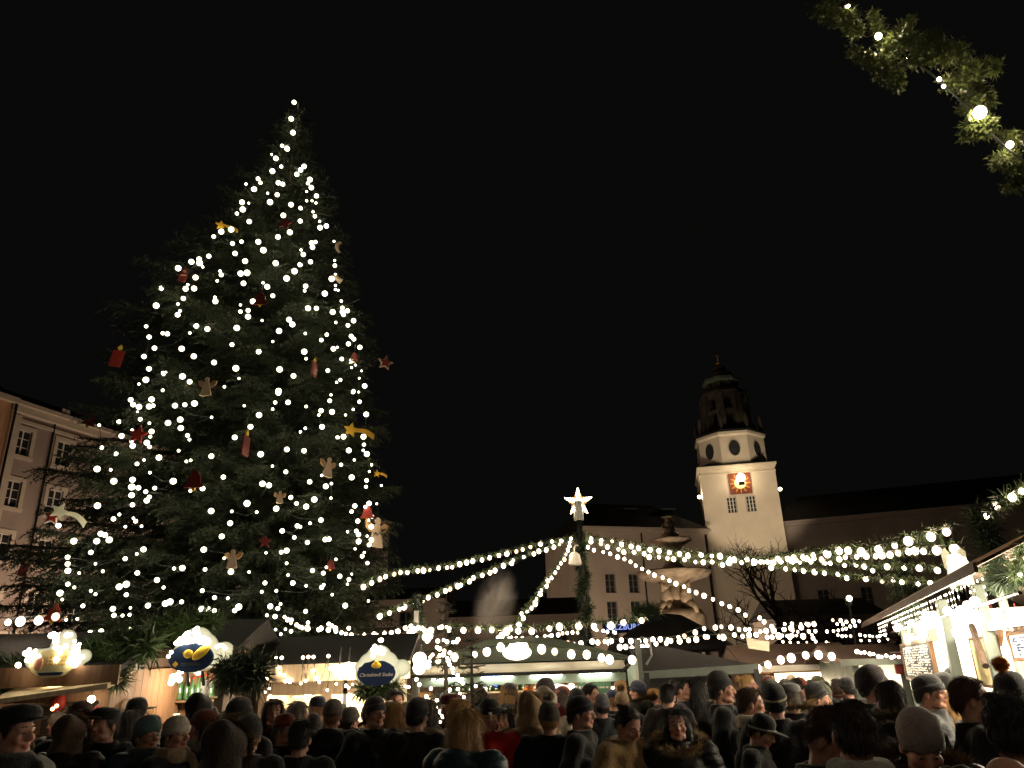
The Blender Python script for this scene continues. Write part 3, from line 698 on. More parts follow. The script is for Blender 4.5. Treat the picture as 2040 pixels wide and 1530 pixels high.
G_ = "30,178 237,266,1 43,380,2 306,403 491,406,1 1083,105,2 663,210,1 818,204,2 872,188 872,317,1 887,437,1 1135,391,2 1275,357,1 1245,417,2 1373,277,1 1412,449 1505,482,2 1490,529,1 1533,427,1 1567,170,1 1660,208,1 1640,245,2 1693,315,2 1602,97 1710,130 652,517,2 620,607,1 767,597,1 935,517 1070,546,1 1228,562,2 1250,535,1 1335,636,1 1467,747 1703,700,1 140,666,2 275,672,1 345,797,2 385,760 706,755 810,732,1 783,776,2 672,845,1 755,858,2 1065,805,2 920,895,2 593,1140 497,1112,1 183,1058,1 760,990,1 860,987,1 813,1037,1 917,1008,2 1005,963,2 1085,978 1090,920,2 1300,935,2 1333,953,2 1503,977,2 1373,1008,2 1287,1205 1383,1133,1 1420,1190,2 1298,1262,2 1250,1268,1 1042,1280,2 1094,1270,2 1147,1266,2 823,1280,2 768,1275,1 792,1387,1 15,595,2 10,783 80,787 138,798,2"
TB = []
for s, ox, oy, sc in ((A_,400,180,2.9425),(B_,200,480,5.1),(C_,500,480,5.1),(D_,100,780,5.1),(E_,400,780,5.1),(F_,0,1060,5.1),(G_,400,1060,5.1)):
    for t in s.split():
        q = [int(v) for v in t.split(',')]; TB.append((ox+q[0]/sc, oy+q[1]/sc, q[2] if len(q) > 2 else 3))
TB.sort(key=lambda t: -t[2])
lc = empty('light_chain', (TX, TYY-.1, 0), 0, 'long chain of warm white bulbs wound all over the towering fir', 'light chain')
rest = MB(); rad = {1: .028, 2: .042, 3: .056}
tpos = []
for i, (x, y, s) in enumerate(TB):
    p = on_tree(x, y, 1.02)-Vector((TX, TYY-.1, 0)); r = rad[s]*rng.uniform(.85,1.1)*np.interp(y, [200, 700, 1300], [1.25, 1.05, .92]); tpos.append(p)
    if i < 295: o = link('bulb', BULB_TREE, None, lc, p); o.scale = (r,r,r)
    else: rest.ell(p, r, 8, 6)
rest.build('small_bulbs', M['bulb_tree'], lc, True)['kind'] = 'stuff'
# cable runs between neighbouring bulbs down the tree
cb = MB(); srt = sorted(tpos, key=lambda p: (round(math.atan2(p.y, p.x)*3), -p.z))
for a, b in zip(srt, srt[1:]):
    if (a-b).length < 1.4: cb.tube([a, a.lerp(b,.5)+Vector((0,.05,-.06)), b], .006, 3, False)
cb.build('cable', M['cable'], lc)['kind'] = 'stuff'

# ------------------------------------------------------------------ plywood ornaments on the tree
def star_outline(r, r2, n=5, rot=0): return [((r if i % 2 == 0 else r2)*math.sin(math.pi*i/n+rot), (r if i % 2 == 0 else r2)*math.cos(math.pi*i/n+rot)) for i in range(2*n)]
def orn(px, py, label, name, cat, parts, tilt=0, yaw=0, out=1.02, group='plywood ornaments on the tall tree'):
    p = on_tree(px, py, out); p.y -= .06
    o = empty(name, p, R(yaw), label, cat, group); o.rotation_euler.y = R(tilt); hz_ = 0
    for (pn, outline, m, y, sc) in parts:
        b = MB().plate([(x*sc, z*sc) for x, z in outline], .03, y); b.build(pn, M[m], o, bevel=.004); hz_ = max(hz_, max(z for x, z in outline)*sc)
    MB().tube([(0,0,hz_-.02),(0,.05,hz_+.22)], .005, 4).build('hanger', M['cable'], o); return o
robe = [(-.5,-1),(.5,-1),(.42,-.6),(.2,.3),(.12,.42),(-.12,.42),(-.2,.3),(-.42,-.6)]
robe = [(-.55,-1),(-.2,-1.06),(.2,-1.06),(.55,-1),(.4,-.4),(.18,.4),(-.18,.4),(-.4,-.4)]
wings = [(-.9,.5),(-.6,.55),(-.1,.2),(.1,.2),(.6,.55),(.9,.5),(.8,.1),(.45,-.15),(0,.0),(-.45,-.15),(-.8,.1)]
head = [(.22*math.cos(a), .58+.24*math.sin(a)) for a in [2*math.pi*i/14 for i in range(14)]]
def angel(px, py, s, label, yaw=0, tilt=0): return orn(px, py, label, 'angel_ornament', 'ornament', [('robe', robe, 'skin_wood', 0, s), ('wings', wings, 'gold_wood', .032, s), ('head', head, 'skin_wood', -.004, s*1.0)], tilt, yaw)
angel(414, 770, .2, 'pale wooden angel hanging in the middle left of the tall fir')
angel(466, 1112, .17, 'small pale wooden angel low on the tall fir above the blue oval sign')
angel(656, 930, .21, 'pale wooden angel seen half edge on below the yellow comet', 50, 6)
angel(752, 1058, .34, 'large pale wooden angel turned sideways at the right edge of the fir', 48, 4)
angel(560, 990, .12, 'dim small rose wooden angel deep in the fir branches', 20)
angel(672, 556, .13, 'pale wooden angel tipped over high on the right side of the fir', 30, -55)
candle = [(-.5,-1),(.5,-1),(.5,.55),(-.5,.55)]; flame = [(0,1.15),(.2,.85),(.16,.65),(0,.58),(-.16,.65),(-.2,.85)]
def cand(px, py, s, label, yaw=0, tilt=0, w=1, m='red'): return orn(px, py, label, 'candle_ornament', 'ornament', [('candle', [(x*w, z) for x, z in candle], m, 0, s), ('flame', flame, 'yellow', 0, s)], tilt, yaw)
cand(237, 712, .24, 'big red wooden candle with yellow flame at the left edge of the fir', 10, 8)
cand(628, 735, .2, 'thin red candle ornament seen edge on, mid right of the fir', 80, 4)
cand(492, 885, .24, 'thin dark red candle seen edge on in the middle of the fir', 82, 4, 1, 'red_dark')
cand(52, 1133, .14, 'dark red candle ornament low at the far left branches', 30, 10, 1, 'red_dark')
def star(px, py, s, label, m='red', rim_='skin_wood', yaw=0, tilt=0, hole=False):
    ps = [('star', star_outline(1, .45), m, 0, s)]
    if rim_: ps.append(('star_rim', star_outline(1.35, .62), rim_, .034, s))
    return orn(px, py, label, 'star_ornament', 'ornament', ps, tilt, yaw)
star(570, 447, .17, 'dark red wooden star near the top of the fir', 'red_dark', None, 0, 12)
star(278, 868, .19, 'red wooden star on the left branches before the grey building', 'red', None, 0, 10)
star(108, 1030, .14, 'red star with pale rim on the lowest left branch', 'red', 'white', 15, 8)
star(769, 724, .15, 'dim red star with thin pale rim on the right branch tip', 'red_dark', 'skin_wood', 25, 10)
star(530, 1080, .13, 'small dark red star deep in the lower fir', 'red_dark', None, 20)
bell = [(-.9,-.8),(.9,-.8),(.95,-.6),(.65,-.3),(.55,.4),(.25,.75),(.1,.95),(-.1,.95),(-.25,.75),(-.55,.4),(-.65,-.3),(-.95,-.6)]
def bel_(px, py, s, label, m='red', yaw=0, tilt=0): return orn(px, py, label, 'bell_ornament', 'ornament', [('bell', bell, m, 0, s), ('clapper', [(-.2,-.8),(.2,-.8),(.12,-1.1),(-.12,-1.1)], 'gold', 0, s)], tilt, yaw)
bel_(521, 598, .16, 'dark red bell in the upper middle of the fir', 'red_dark')
bel_(390, 957, .18, 'dark red bell left of the trunk, lower half of the fir', 'red_dark')
bel_(733, 1022, .15, 'bright red bell beside the large angel at the right edge', 'red')
bel_(707, 714, .12, 'dark red bell behind bulbs on the right side of the fir', 'red_dark')
bel_(183, 838, .17, 'bright red bell hanging before the roof of the grey building', 'red', 0, 20)
bel_(112, 1222, .16, 'red bell above the yellow oval sign at the lower left', 'red', 0, 10)
bel_(660, 1126, .1, 'small dark red bell low on the right of the fir', 'red_dark')
com = star_outline(1, .45); 
tail = [(1.05*(1.6-1.6*math.cos(t))-.1+.0, 1.0*math.sin(t)*.75) for t in []]
def comet(px, py, s, label, m, yaw=0, tilt=0, m2=None):
    up = []; lo = []
    for i in range(9):
        t = i/8; x = .3+2.6*t; zc_ = .55*math.sin(math.pi*(.15+.62*t))-.25-.75*max(0, t-.45)**1.2; w_ = .28+.3*t
        up.append((x, zc_+w_*.6)); lo.append((x, zc_-w_*.6))
    return orn(px, py, label, 'comet_ornament', 'ornament', [('star', com, m, 0, s), ('tail', up+lo[::-1], m2 or m, .032, s)], tilt, yaw)
comet(700, 858, .17, 'bright yellow comet with curved tail at the right of the fir', 'gold', 10, 12)
comet(442, 452, .13, 'dim yellow comet high on the left of the fir', 'gold', 30, 0)
comet(122, 1020, .17, 'pale comet tail on the lowest left branch behind the red star', 'snow', 20, 22)
comet(752, 945, .09, 'tiny golden comet at the right edge below the yellow one', 'gold', 40, 0)
nic = [(-.4,-1),(.4,-1),(.5,-.2),(.35,.4),(.25,.8),(0,1.15),(-.25,.8),(-.35,.4),(-.5,-.2)]
orn(368, 550, 'small red wooden figure with rosy face on the upper left of the fir', 'figure_ornament', 'ornament', [('coat', nic, 'red_dark', 0, .17), ('face', [(.2*math.cos(a), .45+.2*math.sin(a)) for a in [2*math.pi*i/12 for i in range(12)]], 'rose', -.012, .17), ('sash', [(-.3,-.3),(.35,-.1),(.35,.05),(-.3,-.12)], 'rose', -.006, .17)], 8, 20)
moon = [(math.cos(R(a)), math.sin(R(a))) for a in range(100, 265, 12)]+[(.35+.82*math.cos(R(a)), .82*math.sin(R(a))) for a in range(250, 110, -12)]
orn(681, 497, 'thin pale crescent moon high on the right side of the fir', 'moon_ornament', 'ornament', [('moon', moon, 'skin_wood', 0, .17)], 8, 45)
# ------------------------------------------------------------------ star pole and its garlands
PY_ = 18.0
pt, pb_ = at(1155, 1062, PY_), at(1155, 1320, PY_)
pole = empty('garland_pole', (pt.x, PY_, 0), 0, 'dark pole wrapped in fir greenery that holds the garlands and the lit star', 'pole')
MB().tube([(0,0,0),(0,0,pt.z+.35)], [.09,.07], 10).build('mast', M['black'], pole, True)
greenery('fir_wrap', [Vector((.06*math.cos(i), .06*math.sin(i), .3+i*(pt.z-.3)/40)) for i in range(41)], .24, 9000, .15, .022, M['needle_dark'], pole)
MB().lathe([(.12,pt.z+.3),(.12,pt.z+.75),(.04,pt.z+.8)], 8).build('mast_cap', M['post_white'], pole)
sz = at(1152, 1001, PY_); sr = 27/1500*PY_*1.1
star_t = empty('lit_star', (sz.x, PY_, sz.z), 0, 'five pointed star covered in golden lights on top of the central pole', 'star')
MB().plate(star_outline(sr, sr*.45), .07).build('star_body', M['gold_wood'], star_t)
stl = MB()
for i in range(5):
    for t in np.linspace(.0, 1, 7):
        for s in (-1, 0, 1):
            a = 2*math.pi*i/5; rr = sr*.93*t; w_ = s*.36*(1-t)
            stl.ell((rr*math.sin(a+w_), -.06, rr*math.cos(a+w_)), .017, 6, 4)
stl.build('small_bulbs', M['shop_lit'], star_t)['kind'] = 'stuff'
MB().tube([(0,0,-sr*.4),(0,0,pt.z+.3-sz.z)], .025, 6).build('stem', M['steel'], star_t)
# white bell lamp hanging at the pole
q = at(1145, 1112, PY_-.3); hb = empty('hanging_bell', q, 0, 'small white bell hanging from a hook left of the star pole', 'bell')
MB().lathe([(.14,-.16),(.15,-.1),(.12,.08),(.05,.14)], 12).build('bell_body', M['white'], hb, True)
MB().tube([(0,0,.12),(0,0,.26),(.05,0,.3),(.1,0,.28)], .018, 6).build('hook', M['white'], hb, True)
LS = light_string
LS('garland from the star pole to the tall fir, upper of the two', [(1145,1068,18),(1050,1088,17.5),(950,1112,16.5),(880,1127,15.5),(780,1140,14),(720,1166,13)], 27, .058, .07)
LS('garland from the star pole down leftwards past the tall fir, lower of the two', [(1140,1075,18),(1040,1108,17),(960,1142,16),(900,1168,15),(830,1196,14),(750,1224,13)], 27, .055, .05)
LS('steep garland from the star pole down to the green awning stall', [(1140,1080,18),(1108,1132,16.5),(1070,1185,15),(1038,1230,13.5),(1012,1254,12.9)], 20, .055, .09)
LS('long upper garland from the star pole towards the lit angel figure', [(1168,1066,18),(1240,1080,17.2),(1330,1096,16),(1420,1103,14.8),(1500,1113,13.4),(1560,1108,12.2),(1650,1095,10.8),(1720,1090,10),(1780,1078,9.4),(1850,1060,8.8),(1905,1044,8.3)], 34, .058, .13)
LS('thick fir garland just below the upper one, right of the pole', [(1170,1072,18),(1230,1090,17.4),(1300,1104,16.5),(1380,1113,15.5),(1450,1117,14.6),(1530,1114,13.8),(1620,1108,12.4),(1730,1102,11),(1845,1088,9.2),(1915,1086,8.6)], 40, .056, .19)
LS('straight sloping garland from the pole down across the fountain basin', [(1165,1085,18),(1235,1108,17.4),(1290,1135,16.8),(1350,1160,16.2),(1420,1190,15.5),(1490,1220,15),(1552,1246,14.5)], 26, .055)
LS('lowest garland before the dim wing, ending at the lit angel', [(1535,1126,14),(1600,1133,13),(1650,1138,12.3),(1700,1146,11.7),(1760,1151,11.1),(1810,1156,10.5),(1905,1164,9.6)], 15, .05, .03)
LS('middle garland before the dim wing, passing behind the lit angel', [(1565,1113,14),(1640,1117,12.8),(1700,1122,11.9),(1745,1128,11.2),(1800,1126,10.5),(1880,1129,9.7),(1960,1131,9)], 15, .05, .03)
LS('big bulb garland hanging level behind the green awning roof', [(825,1248,12.9),(920,1248,12.8),(1010,1250,12.7),(1090,1247,12.5),(1150,1242,12.4),(1210,1237,12.3),(1285,1229,12.2)], 16, .062, .08)
LS('fine bulb string below the level garland, left of the pole', [(985,1266,19),(1060,1268,19),(1110,1260,19),(1158,1254,19)], 17, .052)
LS('short fine bulb string below the blue SALZBURG sign', [(1180,1250,20),(1205,1255,20),(1230,1258,20)], 8, .05)
LS('bright bulbs strung over the front of the green awning', [(838,1318,10.8),(905,1300,10.9),(960,1292,10.9),(1000,1284,10.9),(1047,1279,10.9),(1100,1287,10.9),(1140,1293,10.9),(1190,1300,10.9),(1240,1307,10.9),(1270,1312,10.9)], 15, .066)
LS('bulb string along the foot of the dark conical roof, upper row', [(1105,1275,14.5),(1155,1277,14.5),(1190,1272,14.5),(1290,1271,14.5),(1350,1266,14.5),(1412,1246,14.5),(1500,1250,14.5),(1560,1250,14.5),(1628,1236,14.5)], 34, .052)
LS('bulb string along the foot of the dark conical roof, lower row', [(1222,1284,14),(1270,1284,14),(1310,1277,14),(1350,1271,14),(1400,1266,14),(1470,1260,14),(1530,1262,14),(1625,1262,14)], 26, .056)
LS('seven bulbs rising over the orange lit stall', [(1497,1326,13),(1530,1316,13),(1557,1309,13),(1585,1301,13),(1612,1300,13),(1635,1300,13),(1667,1300,13)], 7, .072)
far = [((1556,1239),(1628,1236),5,.058),((1552,1251),(1632,1254),5,.058),((1546,1264),(1628,1260),5,.058),((1550,1276),(1632,1275),5,.052),((1657,1230),(1718,1234),5,.07),((1665,1239),(1708,1243),4,.06),((1643,1256),(1692,1248),5,.055),((1664,1262),(1700,1264),4,.06),((1710,1263),(1765,1263),7,.065),((1640,1275),(1662,1283),3,.06),((1706,1273),(1775,1271),4,.05)]
for i, (a, b, n, r) in enumerate(far):
    LS(('first','second','third','lowest')[i]+' bulb row from the top in the left cluster over the far stalls' if i < 4 else ('topmost','second','third','fourth','fifth','sixth','lowest')[i-4]+' bulb row in the scattered right cluster over the far stalls', [(a[0],a[1],24+i*.5),((a[0]+b[0])/2,(a[1]+b[1])/2+2,24+i*.5),(b[0],b[1],24+i*.5)], n, r, 0, 'bulb strings over the far right stalls')
LS('large bulb string at the left photo edge before the fir', [(-30,1233,9.5),(0,1231,9.5),(40,1229,9.5),(78,1226,9.5),(125,1216,9.6)], 5, .06)
LS('lower bulb string at the left edge above the yellow oval sign', [(-20,1264,12),(30,1264,12),(70,1263,12),(100,1262,12),(150,1258,12)], 8, .055)
LS('string of bulbs at the left edge just above roof greenery', [(-20,1330,9),(10,1322,9),(30,1318,9),(55,1312,9)], 5, .045)
LS('fine bulb string crossing before the foot of the fir', [(560,1218,12.5),(582,1238,12.5),(620,1250,12.4),(660,1248,12.4),(705,1262,12.4),(770,1258,12.4),(825,1240,12.4)], 24, .042)
LS('close set bulb row behind the white cloud sign with navy oval', [(630,1269,14),(680,1271,14),(725,1269,14),(760,1257,14)], 14, .05)
LS('short close set bulb row left of the dark post', [(770,1274,14),(800,1276,14),(826,1274,14)], 6, .05)
LS('dense bulb knot at the dark post right of the fir', [(800,1262,11.6),(832,1246,11.6),(850,1252,11.5),(862,1248,11.5),(848,1262,11.4),(856,1272,11.3)], 16, .05)
LS('bulb string climbing at the right photo edge', [(1965,1030,6.8),(1978,1014,6.8),(2004,990,6.8),(2025,978,6.8),(2060,960,6.8)], 5, .04, .12)
LS('few bulbs on the greenery at the right edge above the roof', [(2020,1150,7),(2035,1098,7),(2045,1060,7)], 3, .035, .1)
# the near garland at the top right
LS('thick near garland of ivy and fir with big bulbs in the upper right corner', [(1600,-90,4.6),(1690,0,4.55),(1745,55,4.5),(1800,105,4.45),(1870,160,4.4),(1950,238,4.35),(2000,290,4.3),(2080,350,4.2)], 1, .001, 0, None, BULB_NEAR, 'near_garland', cat='garland')
ng = bpy.data.objects['near_garland']
npl = [at(*p)-ng.location for p in [(1600,-90,4.6),(1690,0,4.55),(1745,55,4.5),(1800,105,4.45),(1870,160,4.4),(1950,238,4.35),(2000,290,4.3),(2080,350,4.2)]]
npl = path(npl)
for (gx, gy, gr) in ((1640,-40,.12),(1690,18,.10),(1745,42,.10),(1762,118,.13),(1772,150,.08),(1795,85,.15),(1840,78,.14),(1868,118,.14),(1898,150,.13),(1908,138,.12),(1945,205,.10),(1852,100,.12),(1925,172,.10),(1930,212,.06),(1928,250,.08),(1962,258,.10),(1998,276,.11),(2018,312,.11),(2052,342,.12)):      # ragged tufts tied along the wire
    c_i = at(gx, gy, 4.42+rng.normal(0,.05))-ng.location; e_i = c_i+Vector((rng.normal(.05,.1), rng.normal(0,.08), rng.normal(-.06,.06)))
    for q_ in range(2):
        f_i = c_i+Vector((rng.normal(0,.09), rng.normal(0,.06), rng.normal(-.02,.08))); greenery('ivy_leaves', [f_i, f_i.lerp(e_i,.5), e_i], gr*rng.uniform(.7,1.25), 520, .036, .022, M['garland_near'], ng)
    greenery('fir_sprigs', [c_i, c_i.lerp(e_i,.5), e_i], gr*1.15, 420, .06, .005, M['garland_near'], ng)
cl_ = MB(); cpl = path([npl[0], Vector((.8,1.0,4.9))-ng.location, Vector((-.6,-.4,4.0))-ng.location, Vector((-4.5,-.2,3.7))-ng.location]); cq_ = path([npl[-1], Vector((3.9,2.2,3.7))-ng.location, Vector((3.2,-.3,3.6))-ng.location, Vector((0,-1.0,3.7))-ng.location]); cl_.tube(resample(cpl, 24), .01, 5); cl_.tube(resample(cq_, 24), .01, 5); cl_.build('added_cable_run', M['cable'], ng)  # unseen runs added over the camera to carry extra bulbs
for p_ in resample(cpl, 18)[7::2]+resample(cq_, 14)[4:]: o = link('bulb', BULB_NEAR, None, ng, p_); o.scale = (.036,.036,.04)  # extra bulbs out of view, added to light the near crowd
for (x, y, r, dy) in ((1750,72,.026,-.02),(1871,158,.016,.02),(1952,224,.046,-.08),(2012,288,.025,-.03),(1880,172,.014,.0),(1690,12,.012,.02)):
    o = link('bulb', BULB_NEAR, None, ng, at(x, y, 4.31+dy)-ng.location); o.scale = (r,r,r*1.1)
# greenery wrapped posts at the right
def green_post(label, px, py0, py1, Y, r, n=2600):
    p = at(px, py0, Y); o = empty('wrapped_post', (p.x, Y, 0), 0, label, 'post')
    MB().tube([(0,0,0),(0,0,p.z)], .05, 8).build('post', M['post_green'], o)
    z0 = max(at(px, py1, Y).z, .3); greenery('fir_wrap', [Vector((0,0,z0+(p.z-z0)*i/20)) for i in range(21)], r, n, .13, .016, M['needle_dark'], o); return o
green_post('fir wrapped post among the garlands, above the dim wing', 1782, 1090, 1240, 11, .34)
green_post('tall dark wrapped post right of the lit angel figure', 1950, 1010, 1170, 9.5, .30, 3600)
green_post('thin dark post with small white plate between fir and green awning', 832, 1185, 1330, 11.7, .13, 1600)
q = at(829, 1228, 11.5); pl_ = empty('white_plate', (q.x, 11.5, q.z), 0, 'small white upright plate fixed on the thin dark post', 'plate')
MB().box((0,0,0), (.06,.03,.16)).build('plate_panel', M['white'], pl_)

# ------------------------------------------------------------------ market stalls
def plank_wall(parent, p0, p1, z0, z1, m, w=.16, th=.03, gap=.006):
    p0, p1 = Vector(p0), Vector(p1); L = (p1-p0).length; n = max(1, round(L/w)); w = L/n; a = math.atan2((p1-p0).y, (p1-p0).x)
    me = MB().box((0,0,(z1-z0)/2), (w-gap, th, z1-z0)).mesh('plank'); me.materials.append(m)
    for i in range(n):
        q = p0.lerp(p1, (i+.5)/n); o = link('plank', me, None, parent, (q.x, q.y, z0+rng.uniform(-.01,.01))); o.rotation_euler.z = a+rng.normal(0,.012)
def shop_light(parent, loc, r=.06, e=30, col=(1,.82,.55)):
    o = link('lamp', SHOP, None, parent, loc); o.scale = (r,r,r); point(parent, (loc[0], loc[1]-.02, loc[2]-r-.05), e, col, .08)
def hut(label, xl, xr, Y, depth, eave, ridge, wm, inside, name='market_hut', counter=1.0, over=.4, rz=0, open_h=None, light=30, hm='tin', side=True, lintel=True):
    A, B = at(xl, 1350, Y), at(xr, 1350, Y); h = empty(name, (A.x, Y, 0), rz, label, 'market stall'); L = (B.x-A.x)
    plank_wall(h, (0,0,0), (L,0,0), 0, counter, M[wm])
    plank_wall(h, (0,depth,0), (L,depth,0), 0, eave+.1, M[inside])
    if side:
        plank_wall(h, (0,.05,0), (0,depth,0), 0, eave+.05, M[wm]); plank_wall(h, (L,.05,0), (L,depth,0), 0, eave+.05, M[wm])
    for x in (.02, L-.02): MB().box((x,-.03,eave/2), (.11,.11,eave)).build('corner_post', M[wm], h, bevel=.01)
    MB().box((L/2,-.12,counter+.02), (L+.1,.4,.05)).build('counter', M[wm], h, bevel=.008)
    rp = MB(); th = .06
    for s in (0, 1):
        y0, y1 = (-over, depth/2) if s == 0 else (depth+over*.5, depth/2)
        vs = [(-.25,y0,eave),(L+.25,y0,eave),(L+.25,y1,ridge),(-.25,y1,ridge)]
        b = MB().add(vs+[(x,y,z+th) for x,y,z in vs], [(0,3,2,1),(4,5,6,7),(0,1,5,4),(2,3,7,6),(1,2,6,5),(0,4,7,3)]); b.build('roof_panel', M[hm], h)
    MB().box((L/2,-over-.02,eave+(-.02 if lintel else .03)), (L+.55,.03,.2 if lintel else .1)).build('fascia', M[wm], h)
    if lintel: MB().box((L/2,-.03,eave-.18), (L,.08,.2)).build('lintel', M[wm], h)
    for z in (1.35, 1.7): MB().box((L/2,depth-.14,z), (L-.2,.2,.025)).build('shelf', M[inside], h)
    if light: shop_light(h, (L*.5, depth*.45, eave-.15), .06, light)
    return h, L
def onto(h, name, loc, label=None, cat=None, group=None, rz=0):
    """a thing standing in or on a stall: stays top-level"""
    p = Matrix.Translation(h.location) @ Matrix.Rotation(h.rotation_euler.z, 4, 'Z') @ Vector(loc)
    return empty(name, p, h.rotation_euler.z+rz, label, cat, group)
# stall goods
def lath_mesh(name, prof, m, n=10):
    me = MB().lathe(prof, n).mesh(name, True); me.materials.append(m); return me
GLS = mat('bottle_glass', (.05,.12,.05), .1, .1, 4, spec=.8); GLB = mat('amber_bottle_glass', (.22,.09,.02), .1, .1, 4, spec=.8); HON = mat('honey_jar', (.55,.28,.05), .15, .15, 6, spec=.7)
BOT = lath_mesh('bottle', [(.036,0),(.038,.02),(.038,.16),(.014,.22),(.014,.28)], GLS); BOT2 = lath_mesh('bottle', [(.036,0),(.038,.02),(.038,.16),(.014,.22),(.014,.28)], GLB); CORK = lath_mesh('bottle_cap', [(.016,.27),(.016,.30)], M['red'])
JAR = lath_mesh('jar', [(.04,0),(.045,.01),(.045,.10),(.035,.12)], HON); LID = lath_mesh('jar_lid', [(.042,.115),(.042,.14)], M['white'])
MUG = lath_mesh('mug', [(.035,0),(.04,.01),(.042,.09),(.036,.085),(.034,.02)], M['red_dark']); CND = lath_mesh('candle', [(.03,0),(.03,.16),(.004,.165)], M['red'])
BOXM = MB().box((0,0,.08), (.16,.12,.16)).box((0,-.062,.09), (.1,.004,.08)).mesh('gift_box'); BOXM.materials.append(M['paper'])
HEART = MB().plate([(0,-.12),(.1,-.02),(.12,.05),(.08,.1),(.03,.1),(0,.06),(-.03,.1),(-.08,.1),(-.12,.05),(-.1,-.02)], .025).mesh('gingerbread_heart'); HEART.materials.append(M['wood'])
def goods(h, kind, xs_, y, z, where, cnt=None):
    d_ = {'bottle': ((BOT,CORK),'bottle','bottles'), 'amber': ((BOT2,CORK),'bottle','amber bottles'), 'jar': ((JAR,LID),'jar','jars'), 'mug': ((MUG,),'mug','mugs'), 'box': ((BOXM,),'box','small boxes'), 'candle': ((CND,),'candle','red candles')}[kind]
    lab = {'bottle': 'dark green bottle', 'amber': 'amber brown bottle', 'jar': 'honey coloured jar with white lid', 'mug': 'dark red mug', 'box': 'small pale box', 'candle': 'red pillar candle'}[kind]
    for i, x in enumerate(xs_):
        o = onto(h, d_[1], (x, y+rng.normal(0,.015), z), None, d_[1], d_[2]+' '+where, rng.uniform(0,6))
        tag(o, lab+' '+where)
        for me in d_[0]: link(me.name.split('.')[0], me, None, o)
        s = rng.uniform(.9,1.2); o.scale = (s,s,s*rng.uniform(.9,1.15))
